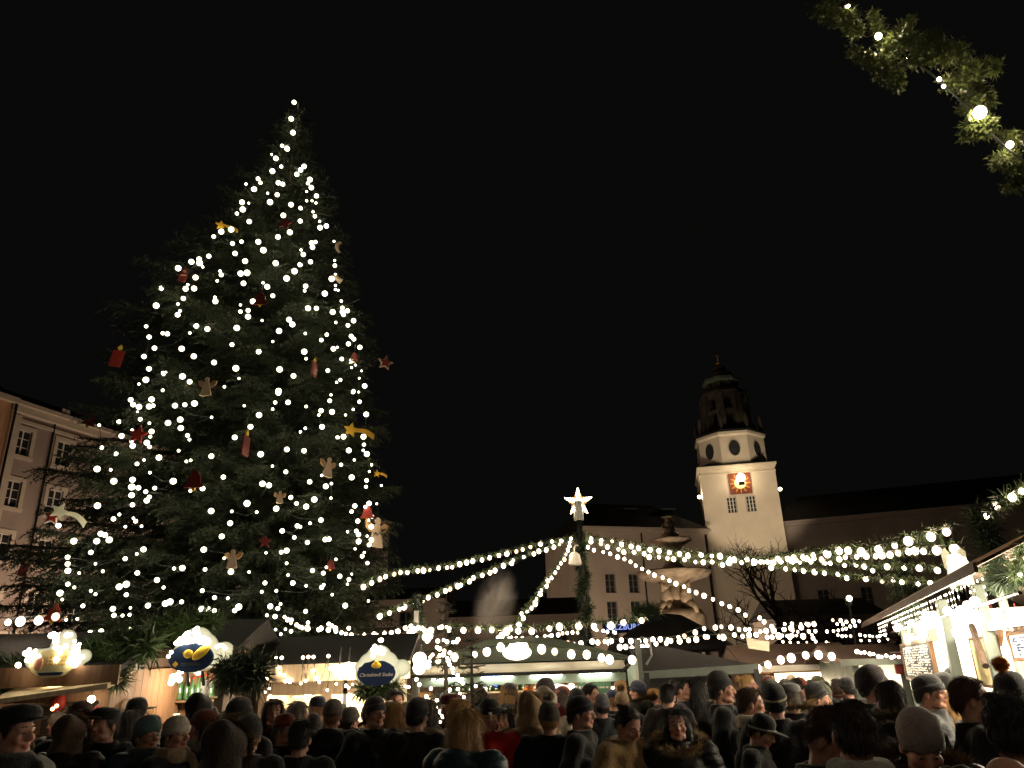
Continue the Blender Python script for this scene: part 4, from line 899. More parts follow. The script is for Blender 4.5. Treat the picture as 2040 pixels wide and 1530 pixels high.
# cloud shaped signs with bulbs
def remesh(b, name, vox, it=2, fac=.5):
    me = bpy.data.meshes.new(name); me.from_pydata(b.v, [], b.f)
    o = bpy.data.objects.new(name, me); COL.objects.link(o)
    bmx = bmesh.new(); bmx.from_mesh(me); bmesh.ops.recalc_face_normals(bmx, faces=bmx.faces); bmx.to_mesh(me); bmx.free()
    r = o.modifiers.new('r', 'REMESH'); r.mode = 'VOXEL'; r.voxel_size = vox; r.use_smooth_shade = True
    s = o.modifiers.new('s', 'SMOOTH'); s.iterations = it; s.factor = fac
    dg = bpy.context.evaluated_depsgraph_get(); res = bpy.data.meshes.new_from_object(o.evaluated_get(dg))
    bpy.data.objects.remove(o); res.name = name; return res
def cloud_sign(label, px, py, Y, w, kind, rz=0):
    p = at(px, py, Y); s = empty('cloud_sign', p, rz, label, 'sign'); k = w
    b = MB(); 
    for (x, z, r) in {'b': [(0,0,.5),(-.32,-.05,.36),(.32,-.05,.36),(0,.34,.42),(-.2,.22,.36),(.22,.22,.36),(.74,.08,.27)],
                      'a': [(0,0,.46),(-.36,.0,.36),(.34,.0,.34),(.06,.36,.34),(.12,.58,.24),(-.55,.05,.3),(.62,.1,.2)],
                      'c': [(0,0,.5),(-.34,-.05,.36),(.34,-.05,.36),(0,.38,.4),(-.26,.2,.36),(.24,.22,.36),(.72,.06,.27),(-.5,.12,.22)]}[kind]:
        b.ell((x*k, .06, z*k), (r*k, .16*k+.03, r*k*.92), 16, 10)
    me = remesh(b, 'cloud', k*.035); me.materials.append(M['cloud_bulb_glow']); link('cloud', me, None, s)
    yf = -.16*k-.03+.03; K0 = k; k = k*1.24
    ov_ = [(.46*k*math.cos(a), -.06*k+.29*k*math.sin(a)) for a in [2*math.pi*i/40 for i in range(40)]]
    if kind == 'c': ov_ = [(x*(1+.04*math.cos(i*40/40*2.2)) if z > 0 else x, z*(1+.05*math.sin(i*1.9)) if z > -.02*k else z) for i, (x, z) in enumerate(ov_)]
    MB().plate(ov_, .04, yf).build('oval_panel', M['navy' if kind != 'a' else 'cream'], s)
    yt = yf-.028
    if kind == 'c':
        o = link('lettering', text_mesh('Christkindl Stube', .115*k, .004, shear=.25), M['white'], s, (0, yt, -.13*k)); o.rotation_euler = (R(90),0,0)
        MB().ell((0,yt,.12*k), (.12*k,.02,.07*k), 16, 8).ell((0,yt,.19*k), (.05*k,.02,.04*k)).build('emblem', M['yellow'], s, True)
    elif kind == 'b':
        MB().ell((-.06*k,yt,.02*k), (.1*k,.02,.09*k), 16, 8).add([(-.18*k,yt-.02,.05*k),(-.14*k,yt-.02,.07*k),(-.14*k,yt-.02,.0)], [(0,1,2)]).build('bauble_emblem', M['yellow'], s, True)
        MB().ell((.2*k,yt,.04*k), (.21*k,.02,.1*k), 16, 8, Matrix.Rotation(R(-38),3,'Y')).build('bell_emblem', M['yellow'], s, True)
        MB().plate([(-.06*k,0),(0,.06*k),(.06*k,0),(0,-.06*k)], .01).build('diamond_emblem', M['yellow'], s, loc=(-.3*k,yt,-.18*k))
        t = MB()
        for r_ in (0, 1):
            for i in range(9): t.box((-.16*k+i*.045*k, yt, -.165*k-r_*.035*k), (.034*k*rng.uniform(.6,1), .006, .018*k))
        t.build('lettering', M['steel'], s)['kind'] = 'stuff'
    else:
        MB().ell((-.27*k,yt,-.06*k), (.1*k,.012,.13*k), 14, 8).build('round_emblem', M['rose'], s, True)
        t = MB()
        for r_ in range(3):
            for i in range(7): t.box((-.1*k+i*.06*k, yt, .06*k-r_*.07*k), (.045*k*rng.uniform(.5,1), .006, .03*k))
        t.build('lettering', M['gold'], s)['kind'] = 'stuff'
        MB().plate([(-.26*k,-.24*k),(.26*k,-.24*k),(.2*k,-.3*k),(-.2*k,-.3*k)], .01, yt).build('dark_band', M['navy'], s)
    k = K0
    for i in range({'a': 60, 'b': 56, 'c': 14}[kind]):
        if kind == 'a': x, z = rng.choice([rng.normal(.08,.15), rng.normal(-.55,.14), rng.normal(.55,.08)]), 0; z = .42+rng.normal(0,.18) if abs(x-.08) < .3 else (.1+rng.normal(0,.12))
        elif kind == 'b': x = rng.uniform(-.42,.42); z = .30+.46*(1-abs(x)/.42)*rng.uniform(0,1)
        elif i < 2: x, z = (.08+.03*i, .86)
        else: x, z = rng.normal(0,.14), .56+rng.normal(0,.09)
        o = link('bulb', SHOP, None, s, (x*k, yf+.0+rng.uniform(-.06,.02), z*k)); r = (.026 if kind != 'c' else .03)*rng.uniform(.7,1.3); o.scale = (r,r,r)
    if kind == 'b':
        for x, z in ((.64,.18),(.72,.22),(.8,.2),(.86,.14),(-.58,-.02),(-.52,.08)):
            o = link('bulb', SHOP, None, s, (x*k, yf-.02, z*k)); o.scale = (.022,)*3
    MB().tube([(-.2*k,.08,-.4*k),(-.2*k,.2,-.75*k)], .02, 6).tube([(.2*k,.08,-.4*k),(.2*k,.2,-.75*k)], .02, 6).build('bracket', M['black'], s)
    return s
# left stall: brown hut with yellow sign
h1, L1 = hut('brown hut at the left edge under the yellow oval sign', -90, 225, 9.0, 1.8, 2.05, 2.5, 'wood', 'wood_dark', light=14, hm='roof_dark')
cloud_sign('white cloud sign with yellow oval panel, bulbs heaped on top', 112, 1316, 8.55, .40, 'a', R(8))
e0, e1 = at(-30,1396,8.3), at(215,1362,8.5)
fl = empty('shutter_flap', (0,0,0), 0, 'pale yellow lit shutter edge sloping below the yellow oval sign', 'shutter')
MB().add([tuple(e0),tuple(e1),tuple(e1+Vector((0,.5,.12))),tuple(e0+Vector((0,.5,.12))),tuple(e0+Vector((0,0,-.05))),tuple(e1+Vector((0,0,-.05))),tuple(e1+Vector((0,.5,.07))),tuple(e0+Vector((0,.5,.07)))], [(0,1,2,3),(4,7,6,5),(0,4,5,1),(1,5,6,2),(2,6,7,3),(3,7,4,0)]).build('flap_board', M['wood_pale'], fl)
shop_light(fl, tuple(e0.lerp(e1,.45)+Vector((0,.28,.22))), .03, 10, (1,.8,.4))  # lamp added by the flap to brighten its yellow edge
def greens(label, pts, r, n, m='garland'):
    pl = path([at(*p) for p in pts]); c0 = pl[0].copy(); o = empty('roof_greenery', c0, 0, label, 'garland', None); greenery('fir_branches', [p-c0 for p in pl], r, n, .19, .02, M[m], o)
    MB().tube([p-c0 for p in resample(pl, 12)], .015, 5).build('wire', M['cable'], o); return o
greens('bushy fir branches on the hut roof at the left edge', [(-70,1345,8.9),(-10,1350,8.9),(48,1340,8.9)], .3, 2600)
greens('fir branches hanging between the yellow and the blue oval signs', [(185,1310,9),(225,1290,9),(270,1285,9),(300,1292,9)], .34, 3000)
greens('drooping fir sprig at the corner of the brown hut', [(215,1310,8.9),(232,1340,8.8),(236,1362,8.8)], .16, 900)
greens('fir branches right of the blue oval sign', [(445,1345,9.2),(480,1335,9.2),(520,1345,9.2)], .36, 3200, 'needle_dark')
greens('fir branches above the blue oval sign', [(300,1262,9.3),(350,1245,9.4),(430,1240,9.4)], .22, 1800)
for i in range(2):
    q = at(120-i*8, 1400+i*6, 8.9); t = empty('lantern', q, 0, 'small red glowing lantern inside the dark brown hut', 'lantern', 'red lanterns in the brown hut')
    MB().lathe([(.05,-.06),(.06,0),(.05,.06),(.02,.09)], 8).build('lantern_body', M['red'], t, True); o = link('flame', bulb_mesh('flame', M['candle']), None, t, (0,-.06,-.03)); o.scale = (.022,)*3
q = at(182, 1393, 8.8); o = empty('hanging_lamp', q, 0, 'single white hanging bulb lamp in the brown hut beside the gap', 'lamp'); b_ = link('bulb', SHOP, None, o); b_.scale = (.042,)*3; MB().tube([(0,0,.03),(0,0,.3)], .006, 4).build('cord', M['cable'], o); point(o, (0,-.08,0), 6)
# second hut with blue sign
h2, L2 = hut('dark wooden hut with crammed shelves under the blue oval sign', 262, 448, 9.6, 1.3, 2.22, 2.62, 'wood_dark', 'wood', light=90, hm='roof_dark', lintel=False)
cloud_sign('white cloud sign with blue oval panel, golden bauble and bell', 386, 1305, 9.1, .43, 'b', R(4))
goods(h2, 'jar', np.linspace(.12,L2-.12,9), 1.12, 1.37, 'on the lower shelf of the dark wooden hut'); goods(h2, 'mug', np.linspace(.75,L2-.12,4), .02, 1.045, 'on the counter of the dark wooden hut'); goods(h2, 'bottle', np.linspace(.1,L2-.1,12), 1.18, 1.72, 'on the upper shelf of the dark wooden hut'); goods(h2, 'amber', np.linspace(.7,1.0,4), 1.18, 1.37, 'on the lower shelf of the dark wooden hut')
goods(h2, 'candle', np.linspace(.3,.52,4), -.1, 1.045, 'on the counter of the dark wooden hut')
q = at(352, 1348, 9.2); o = empty('bulb_cluster', q, 0, 'blinding cluster of bulbs just below the blue oval sign', 'lamp')
for i in range(9): c = link('bulb', SHOP, None, o, (rng.normal(0,.07), rng.normal(0,.03), rng.normal(0,.06)-.0)); c.scale = (.035,)*3
MB().tube([(0,.05,-.1),(0,.05,.3)], .01, 5).build('cord', M['cable'], o); point(o, (0,-.16,-.05), 10)
q = at(364, 1408, 9.25); gb = empty('gingerbread_house', (q.x, 9.25, 1.06), R(-10), 'little golden house with arched door and frosted roof in the dark hut', 'model house')
MB().box((0,0,.13), (.24,.2,.26)).build('house_walls', M['gold_wood'], gb, bevel=.01)
MB().add([(-.15,-.13,.25),(.15,-.13,.25),(.15,0,.42),(-.15,0,.42),(.15,.13,.25),(-.15,.13,.25)], [(0,1,2,3),(3,2,4,5),(0,3,5),(1,4,2)]).build('roof', M['white'], gb)
MB().plate([(-.045,0),(.045,0),(.045,.08),(.02,.115),(-.02,.115),(-.045,.08)], .02, -.105).build('door', M['black'], gb)
q = at(409, 1372, 9.5); an = empty('angel_figure', q, 0, 'small white angel figure on the shelf right of the little golden house', 'figurine')
MB().lathe([(.055,-.08),(.03,.03),(.02,.06)], 10).build('robe', M['white'], an, True); MB().ell((0,0,.08), .025).build('head', M['white'], an, True); MB().box((0,.02,.04), (.13,.012,.07)).build('wings', M['white'], an)
MB().box((0,.05,-.095), (.3,.16,.02)).build('base_board', M['wood_pale'], an)
# third hut: bright pale interior
h3, L3 = hut('hut with blazing white interior and red curtain under the navy sign', 528, 783, 10.4, 1.2, 2.02, 2.42, 'wood_pale', 'wood_pale', light=90, hm='roof_dark', counter=.95)
MB().box((L3*.5,-.02,1.5), (.14,.12,1.1)).build('centre_post', M['wood_pale'], h3, bevel=.01)
MB().box((L3*.64,-.03,1.5), (.05,.08,1.1)).build('window_post', M['post_white'], h3)
shop_light(h3, (L3*.28,.4,1.75), .05, 70); shop_light(h3, (L3*.8,.4,1.75), .06, 120)
cur = MB(); n = 26
for i in range(n):
    x0, x1 = i/n, (i+1)/n; y0, y1 = .03*math.sin(i*1.7), .03*math.sin((i+1)*1.7)
    cur.add([(x0*.42,y0,0),(x1*.42,y1,0),(x1*.38+.02,y1,.34),(x0*.38+.02,y0,.34)], [(0,1,2,3)])
cw = onto(h3, 'red_curtain', (L3*.22, -.06, 1.02), 'gathered red cloth hung below the bright left window of the hut', 'curtain'); cur.build('cloth', mat('red_fabric', (.5,.04,.03), .8, .2, 8), cw)
q = onto(h3, 'wall_figure', (L3*.26, 1.12, 1.62), 'tiny dark figure hung on the pale plank wall of the bright hut', 'figurine'); MB().lathe([(.03,-.12),(.02,.02),(.012,.05)], 8).ell((0,0,.07), .02).build('figure_body', M['black'], q, True)
goods(h3, 'jar', np.linspace(1.15,1.6,6), 1.05, 1.37, 'on the shelf of the blazing white hut'); goods(h3, 'box', np.linspace(.9,1.0,2), 1.05, 1.72, 'on the shelf of the blazing white hut')
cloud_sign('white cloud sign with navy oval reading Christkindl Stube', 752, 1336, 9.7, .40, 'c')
pn = [(82,688,1),(180,605,1),(182,645,1),(220,662,1),(235,708,2),(270,713,2),(357,727,1),(397,707,1),(450,625,1),(480,685,2),(505,717,1),(568,780,1),(590,607,1),(640,730,1),(718,745,2),(740,760,1),(770,735,1),(115,825,1),(105,765,1),(70,798,1),(645,660,1),(695,660,1),(375,520,2),(417,515,2),(458,515,2),(577,508,2),(205,522,2),(160,520,1),(780,685,1),(1200,640,1),(1195,675,1),(1205,755,1),(1190,750,1),(1218,755,1),(780,650,1)]
nl = empty('curtain_lights', at(600,1345,9.95), 0, 'scattered tiny bulbs hanging over the dark roof of the bright hut', 'light net')
pts = []
for (u, v, s) in pn:
    p = at(510+u/4, 1180+v/4, 9.95)-nl.location; pts.append(p); o = link('bulb', BULB, None, nl, p); r = (.018,.024)[s-1]; o.scale = (r,r,r)
    MB
c_ = MB(); pts.sort(key=lambda p: p.x)
for a, b in zip(pts, pts[1:]): c_.tube([a, a.lerp(b,.5)+Vector((0,.02,-.03)), b], .004, 3, False)
c_.build('cable', M['cable'], nl)
for (u, v, r) in ((665,605,.045),(737,605,.085),(1305,535,.1),(1300,603,.09)):
    p = at(510+u/4, 1180+v/4, 9.9); o = empty('globe_lamp', p, 0, {665:'small bright globe lamp left of the navy oval sign',737:'large glaring globe lamp beside the navy oval sign',1305:'upper glaring globe lamp at the left end of the green awning',1300:'lower glaring globe lamp at the left end of the green awning'}[u], 'lamp')
    b_ = link('globe', SHOP, None, o); b_.scale = (r*.9,)*3; MB().tube([(0,0,0),(0,.05,.25)], .012, 5).build('arm', M['black'], o); point(o, (0,-r-.12,0), 14)
greens('fir tufts below the navy oval sign', [(715,1372,9.75),(755,1376,9.75),(795,1368,9.75)], .12, 900)

# small firs between the stalls
def small_fir(label, px, pt_, Y, Rm, n, seed):
    top = at(px, pt_, Y); o = empty('small_fir', (top.x, Y, 0), 0, label, 'tree', 'small firs before the green awning'); H = top.z; r = random.Random(seed)
    MB().tube([(0,0,0),(0,0,H)], [.06,.008], 7).build('trunk', M['bark'], o)
    P, D, lb = [], [], MB()
    z = .4
    while z < H-.05:
        for k in range(6):
            az = r.uniform(0,6.28); ln = Rm*(1-z/H)**.8*r.uniform(.6,1.15)+.04; dr = Vector((math.cos(az), math.sin(az), r.uniform(-.15,.3))).normalized()
            lb.tube([(0,0,z), Vector((0,0,z))+dr*ln], [.009,.003], 3, False)
            m = max(4, int(ln/.012)); tt = np.linspace(.1,1,m); b = np.array([0,0,z])+np.array(dr)*tt[:,None]*ln; P.append(b); D.append(np.tile(np.array(dr),(m,1))); P.append(b); D.append(np.tile(np.array(dr),(m,1)))
        z += .1
    lb.build('limbs', M['bark'], o)['kind'] = 'stuff'
    V, T = blades(np.concatenate(P), np.concatenate(D), .065, .009, .5); link('crown', tri_mesh('crown', V, T), M['needle'], o)['kind'] = 'stuff'; return o
small_fir('slender small fir with spiral of tiny lights before the green awning', 889, 1184, 9.2, .5, 1, 1)
small_fir('shorter bare looking fir right of the slender lit fir', 939, 1258, 9.6, .42, 1, 2)
sl_ = [(510,480),(545,470),(610,470),(490,660),(570,645),(615,670),(700,675),(745,670),(765,640),(480,745),(515,765),(580,790),(655,820),(420,845),(390,880),(375,940),(345,985),(518,855),(565,845),(620,890),(632,930),(652,980),(690,1030),(700,1090),(760,1125),(788,1190),(830,1230),(765,1310),(790,1375),(655,1320),(655,1400),(608,1425),(555,1475),(478,1465),(413,1490),(372,1455),(335,1410),(398,1305),(240,1250),(200,1180),(1005,1270),(840,1420)]
sp_ = empty('light_chain', at(889,1300,8.9), 0, 'zigzag chain of tiny lights on the slender small fir', 'light chain')
pp = []
for (u, v) in sl_+[(470,1560),(520,1620),(560,1680),(430,1700),(520,1760),(530,1850),(510,1920)]:
    p = at(800+u/6.8, 1180+v/6.8, 8.85)-sp_.location; pp.append(p); o = link('bulb', BULB, None, sp_, p); r = .021*rng.uniform(.8,1.3); o.scale = (r,r,r)
cc = MB()
for a, b in zip(pp, pp[1:]):
    if (a-b).length < .5: cc.tube([a, a.lerp(b,.5)+Vector((0,.03,-.02)), b], .004, 3, False)
cc.build('cable', M['cable'], sp_)

# central stall with the green awning
CY = 12.0
A, B = at(828, 1340, CY), at(1268, 1335, CY); LC = B.x-A.x
cs = empty('awning_stall', (A.x, CY, 0), 0, 'wide stall with dark green tent roof, cream awning and white posts', 'market stall')
z_ = lambda py, px=1050: at(px, py, CY).z
zb_, zt_ = z_(1341), z_(1318); zr2 = at(1035, 1270, CY+1.3).z
MB().add([(-.1,-.02,zt_),(LC+.05,-.02,zt_),(LC*.62,1.3,zr2),(LC*.34,1.3,zr2),(LC+.05,2.6,zt_),(-.1,2.6,zt_)], [(0,1,2,3),(3,2,4,5),(0,3,5),(1,4,2)]).build('tent_roof', M['canvas_green'], cs)
vb = MB(); n = 16
for i in range(n):
    x0, x1 = LC*i/n*.94, LC*(i+1)/n*.94; s0, s1 = .02*math.sin(i*2.1), .02*math.sin((i+1)*2.1)
    vb.add([(x0,-.03,zt_-.02),(x1,-.03,zt_-.02),(x1,-.42+s1,zb_+.02),(x0,-.42+s0,zb_+.02)], [(0,1,2,3)])
vb.build('awning', M['canvas_cream'], cs, True)
MB().tube([(-.05,-.43,zb_),(LC*.92,-.43,zb_),(LC*.94,-.4,zb_+.04),(LC*.985,-.1,zt_-.02)], .02, 6).build('awning_bar', M['black'], cs)
MB().add([(LC*.94,-.42,zb_+.0),(LC,-.03,zt_-.02),(LC,-.03,zb_-.22),(LC*.95,-.25,zb_-.22)], [(0,1,2,3)]).build('awning_cheek', M['mint'], cs)
MB().box((LC*.47,-.1,zb_-.09), (LC*.95,.05,.12)).build('frieze_board', M['mint'], cs)
fz0 = z_(1343)
tb_ = MB()
for i in range(4): tb_.tube([(LC*(.08+.22*i),-.16,zb_-.045),(LC*(.22+.22*i),-.16,zb_-.045)], .012, 6)
tb_.build('light_tube', M['tube_lit'], cs)
for x in (.0, LC*.995): MB().box((x,-.03,zt_/2), (.07,.07,zt_)).build('post', M['post_white'], cs, bevel=.01)
MB().box((LC/2,-.1,1.0), (LC,.5,.06)).build('counter', M['wood_pale'], cs); plank_wall(cs, (0,.1,0), (LC,.1,0), 0, .97, M['wood'], .2)
plank_wall(cs, (0,2.4,0), (LC,2.4,0), 0, zt_, M['wood_dark'], .2)
for z in (1.3, 1.62): MB().box((LC/2,2.25,z), (LC-.2,.25,.025)).build('shelf', M['wood_pale'], cs)
sb = onto(cs, 'hanging_sign', (LC*.8, -.14, zb_-.27), 'green board with white writing hanging under the green awning stall', 'sign')
MB().box((0,0,0), (LC*.135+.05,.03,.22)).build('sign_board', M['mint_dark'], sb)
t = MB()
for r_ in range(2):
    x = -.26
    while x < .26:
        w_ = rng.uniform(.015,.05); t.box((x,-.02,.045-r_*.09), (w_,.006,(.055 if (r_ == 0 and x < -.03) else .028)*rng.uniform(.7,1.1))); x += w_+.014
t.build('lettering', M['white'], sb)['kind'] = 'stuff'
goods(cs, 'bottle', np.linspace(.3,1.6,12), 2.22, 1.64, 'on the shelf of the green awning stall'); goods(cs, 'amber', np.linspace(1.8,3.0,11), 2.22, 1.64, 'on the shelf of the green awning stall')
goods(cs, 'mug', np.linspace(.4,3.1,16), 2.22, 1.32, 'on the shelf of the green awning stall')
for i, (x, r, e) in enumerate(((LC*.72,.05,45),(LC*.67,.045,30),(LC*.3,.045,45),(LC*.92,.035,16),(LC*.12,.045,30))): shop_light(cs, (x, .9, zb_-.22-.05*(i % 2)), r, e)
lmp = empty('shade_lamp', (A.x+LC*.72, CY+.75, zb_-.2), 0, 'pair of wide glowing white lamp shades under the green awning', 'lamp')
for s in (-1,1): MB().lathe([(.26,-.09),(.16,.02),(.03,.05)], 14, (s*.24,0,-.02)).build('lamp_shade', lit('shade_glow', (1,.95,.8), 2.2, 0, facing=False), lmp, True)
q = at(980, 1352, CY+.1); sc = empty('screen', q, R(15), 'glowing blue screen hanging at the left part of the green awning stall', 'screen')
MB().box((0,0,0), (.22,.03,.17), Matrix.Rotation(R(20),3,'Y')).build('display', M['screen'], sc); MB().box((0,.025,0), (.26,.03,.21), Matrix.Rotation(R(20),3,'Y')).build('casing', M['black'], sc)
ov_ = at(1030, 1300, 11.4); os_ = empty('oval_lamp_sign', ov_, 0, 'overexposed white oval lamp sign on the front of the green roof', 'sign')
b = MB().ell((0,0,0), (.21,.08,.105), 18, 10).ell((.03,0,.06), (.13,.08,.09), 14, 8); me = remesh(b, 'lamp_body', .012); me.materials.append(lit('oval_glow', (1,.97,.72), 7, .6, .7)); link('lamp_body', me, None, os_); MB().box((0,.12,-.02), (.3,.1,.05)).build('bracket', M['black'], os_)
# dark conical pavilion roof and dark canvas tent
pc = at(1350, 1213, 21); pe = at(1235, 1287, 21); rp_ = (at(1495,1270,21).x-pe.x)/2; ez_ = at(1240,1288,21).z
pv = empty('round_pavilion', (pc.x, 21+rp_, 0), 0, 'round pavilion with wide dark conical roof in front of the fountain', 'pavilion')
MB().lathe([(rp_*1.04,ez_-.15),(rp_*1.02,ez_),(rp_*.6,ez_+(pc.z-ez_)*.55),(rp_*.25,pc.z-.06),(.05,pc.z)], 20).build('roof', M['canvas_black'], pv, True)
for k in range(10): a = 2*math.pi*k/10; MB().box((rp_*.92*math.cos(a), rp_*.92*math.sin(a), ez_/2), (.1,.1,ez_-.1), Matrix.Rotation(a,3,'Z')).build('post', M['wood_dark'], pv)
greens('dark fir tuft on the left slope of the conical roof', [(1265,1222,20.5),(1290,1214,20.5),(1312,1220,20.5)], .3, 1300, 'needle_dark')
DY = 12.6
A2, B2 = at(1276, 1340, DY), at(1512, 1330, DY); LD = B2.x-A2.x
dk = empty('dark_tent', (A2.x, DY, 0), 0, 'unlit black canvas tent right of the green awning stall', 'market stall')
zd = at(1390,1337,DY).z; zdr = at(1350,1286,DY+1.2).z
MB().add([(0,0,zd),(LD,0,zd+.06),(LD*.97,1.2,zdr-.3),(LD*.32,1.2,zdr),(0,1.2,zdr-.02),(0,2.4,zd),(LD,2.4,zd)], [(0,1,2,3,4),(4,3,2,6,5)]).build('tent_roof', M['canvas_black'], dk)
MB().add([(0,-.005,zd+.02),(LD,-.005,zd+.08),(LD,-.01,zd-.05),(0,-.01,zd-.09)], [(0,1,2,3)]).build('valance', M['post_green'], dk)
for x, m in ((.0,'post_green'),(.09,'black'),(LD-.05,'black')): MB().box((x,.03,(zd+.5*(m != 'black'))/2), (.08,.08,zd+.5*(m != 'black'))).build('post', M[m], dk)
MB().add([(0,2.3,0),(LD,2.3,0),(LD,2.3,zd),(0,2.3,zd)], [(0,1,2,3)]).build('back_cloth', M['canvas_black'], dk)
MB().tube([(LD*.02,-.05,zd+.52),(LD*.09,-.08,zd+.5),(LD*.1,-.08,zd+.25),(LD*.05,-.08,zd+.12)], .018, 6).build('pipe_hook', M['steel'], dk)
# orange lit stall and its neighbours
h4, L4 = hut('orange lit stall with pale eave under seven big bulbs', 1505, 1692, 15.0, 1.6, at(1600,1334,15).z, at(1600,1288,15.8).z, 'wood', 'wood', name='market_hut', light=170, over=.3, lintel=False)
MB().box((L4/2,-.36,at(1600,1330,15).z), (L4+.3,.04,.1)).build('eave_board', M['post_white'], h4)
for i in range(4):
    o = onto(h4, 'lamp_panel', (L4*(.35+.16*i), .3, at(1600,1352,15).z+.02), 'bright square lamp panel inside the orange lit stall', 'lamp', 'lamp panels of the orange stall'); MB().box((0,0,0), (.28,.05,.16)).build('lamp_glass', lit('panel_glow', (1,.80,.42), 9, 0, facing=False), o); MB().box((0,.05,0), (.32,.04,.2)).build('lamp_frame', M['black'], o)
goods(h4, 'jar', np.linspace(.3,1.7,10), 1.45, 1.37, 'on the shelf of the orange lit stall')
q = at(1510, 1286, 13.6); wb = empty('cloth_banner', q, R(10), 'small pale cloth sheet hanging above the dark tent corner', 'banner')
MB().add([(-.2,0,.14),(.22,0,.06),(.2,.02,-.1),(-.17,.02,-.04),(0,-.04,.06)], [(0,4,3),(0,1,4),(1,2,4),(2,3,4)]).build('cloth', M['canvas_cream'], wb)
h5, L5 = hut('small stall with grey slanted awning between the orange stall and the chalkboard stall', 1702, 1800, 13.2, 1.4, at(1750,1322,13.2).z, at(1750,1290,13.9).z, 'post_green', 'white', light=110, over=.25, lintel=False)
o = empty('light_row', at(1748,1304,12.7), 0, 'row of bulbs along the awning of the small grey stall', 'light string', 'strings of bulbs over the market')
for i in range(11): c = link('bulb', BULB, None, o, (-.32+.065*i, rng.normal(0,.02), .05-.012*i+rng.normal(0,.012))); r = .03*rng.uniform(.8,1.3); c.scale = (r,r,r)
MB().tube([(-.34,.0,.08),(.36,0,-.05)], .006, 4).build('cable', M['cable'], o)
q = at(1788, 1318, 13.0); rc = empty('red_coat_rack', q, 0, 'red cloths hung at the corner of the small grey stall', 'cloths'); MB().plate([(-.07,-.18),(.06,-.2),(.07,.1),(0,.14),(-.06,.1)], .05).build('cloth', M['red_dark'], rc, bevel=.015); MB().box((0,0,.14), (.18,.02,.02)).build('rail', M['steel'], rc)

# bright stall on the right with chalkboards
KA = at(1806, 1300, 12.0); KA.z = 0
u = Vector((-.33,-1,0)).normalized(); rz = math.atan2(u.y, u.x); LK = 6.9
ks_ = empty('chalkboard_stall', KA, rz, 'long blazing stall at the right edge with chalkboards, icicle lights and brown roof', 'market stall')
f = lambda px, py: rayplane(px, py, KA, u)
EV = 2.54
for (px, w_) in ((1809,.1),(1897,.15),(1978,.07)):
    s, z = f(px, 1300); MB().box((s, 0, EV/2), (w_, .1, EV)).build('post', M['post_green'], ks_, bevel=.01)
s0, za = f(1950, 1245); s1, zb2 = f(1996, 1326); MB().tube([(s0,-.06,za),(s1,-.12,zb2)], .03, 6).build('brace', M['wood_dark'], ks_)
sb0, zbm = f(1900, 1262); MB().box(((sb0+LK)/2, 0.02, zbm), (LK-sb0,.07,.07)).build('rail', M['post_green'], ks_)
pw = 1.9
plank_wall(ks_, (0,pw,0), (LK,pw,0), 0, 2.6, M['white'], .2); plank_wall(ks_, (.02,.1,0), (.02,pw,0), 0, 2.6, M['white'], .2)
cs0, _ = f(1925, 1375); MB().box(((cs0+LK)/2,-.1,1.1), (LK-cs0,.5,.06)).build('counter', M['post_white'], ks_, bevel=.01); plank_wall(ks_, (cs0,.05,0), (LK,.05,0), 0, 1.07, M['post_green'], .2)
rf_ = [(-2.3,-.32,EV),(LK,-.32,EV),(LK,1.05,EV+.6),(-.3,1.05,EV+.6),(LK,2.5,EV),(-2.3,2.5,EV)]
MB().add(rf_+[(x,y,z+.05) for x,y,z in rf_], [(0,3,2,1),(3,5,4,2),(6,7,8,9),(9,8,10,11),(0,1,7,6),(0,6,9,3),(3,9,11,5)]).build('roof', M['canvas_brown'], ks_)
MB().box((LK/2-1.15,-.335,EV-.01), (LK+2.3,.025,.07)).build('gutter_board', M['tin'], ks_)
MB().tube([(-.5,-.1,EV-.2),(LK,-.1,EV-.2)], .014, 6).build('roof_bar', M['black'], ks_)
def board(label, x0, x1, y0, y1, m, rows, ink, name='chalkboard', th=.03, off=-.08, seed=1, head=None):
    (sa, zA), (sb_, zB) = f(x0, y1), f(x1, y1); zT = f((x0+x1)/2, y0)[1]; zBm = f((x0+x1)/2, y1)[1]
    o = onto(ks_, name, ((sa+sb_)/2, off, (zT+zBm)/2), label, 'board'); w_ = abs(sb_-sa); h_ = zT-zBm
    MB().box((0,0,0), (w_,th,h_)).build('board_panel', M[m], o); b = MB(); r = random.Random(seed)
    for k in range(rows):
        x = -w_*.44; zz = h_*.44-h_*.88*(k+.5)/rows
        while x < w_*.42:
            q_ = r.uniform(.02,.11)
            if r.random() < .74: b.box((x+q_/2,-th/2-.004,zz+r.gauss(0,.004)), (q_*.85,.004,h_/rows*r.uniform(.3,.62)))
            x += q_
    b.build('lettering', M[ink], o)['kind'] = 'stuff'; fr = MB()
    for s in (-1,1): fr.box((s*(w_/2+.015),0,0), (.03,th+.02,h_+.06)).box((0,0,s*(h_/2+.015)), (w_,th+.02,.03))
    fr.build('board_frame', M['wood'], o); return o
board('tall chalkboard menu full of white writing between two posts', 1822, 1884, 1280, 1352, 'chalk', 12, 'white')
board('narrow wooden header board above the tall chalkboard menu', 1818, 1880, 1262, 1276, 'wood', 1, 'white', 'header_board')
board('white printed price list at the far right of the bright stall', 1998, 2060, 1262, 1310, 'paper', 6, 'navy', 'price_list', off=.1)
board('blank cream door panel beside the grey post of the bright stall', 1904, 1946, 1272, 1366, 'cream', 1, 'cream', 'door_panel', off=.25)
board('small dark framed notice above the counter of the bright stall', 1955, 1975, 1275, 1300, 'chalk', 3, 'white', 'notice', off=.3)
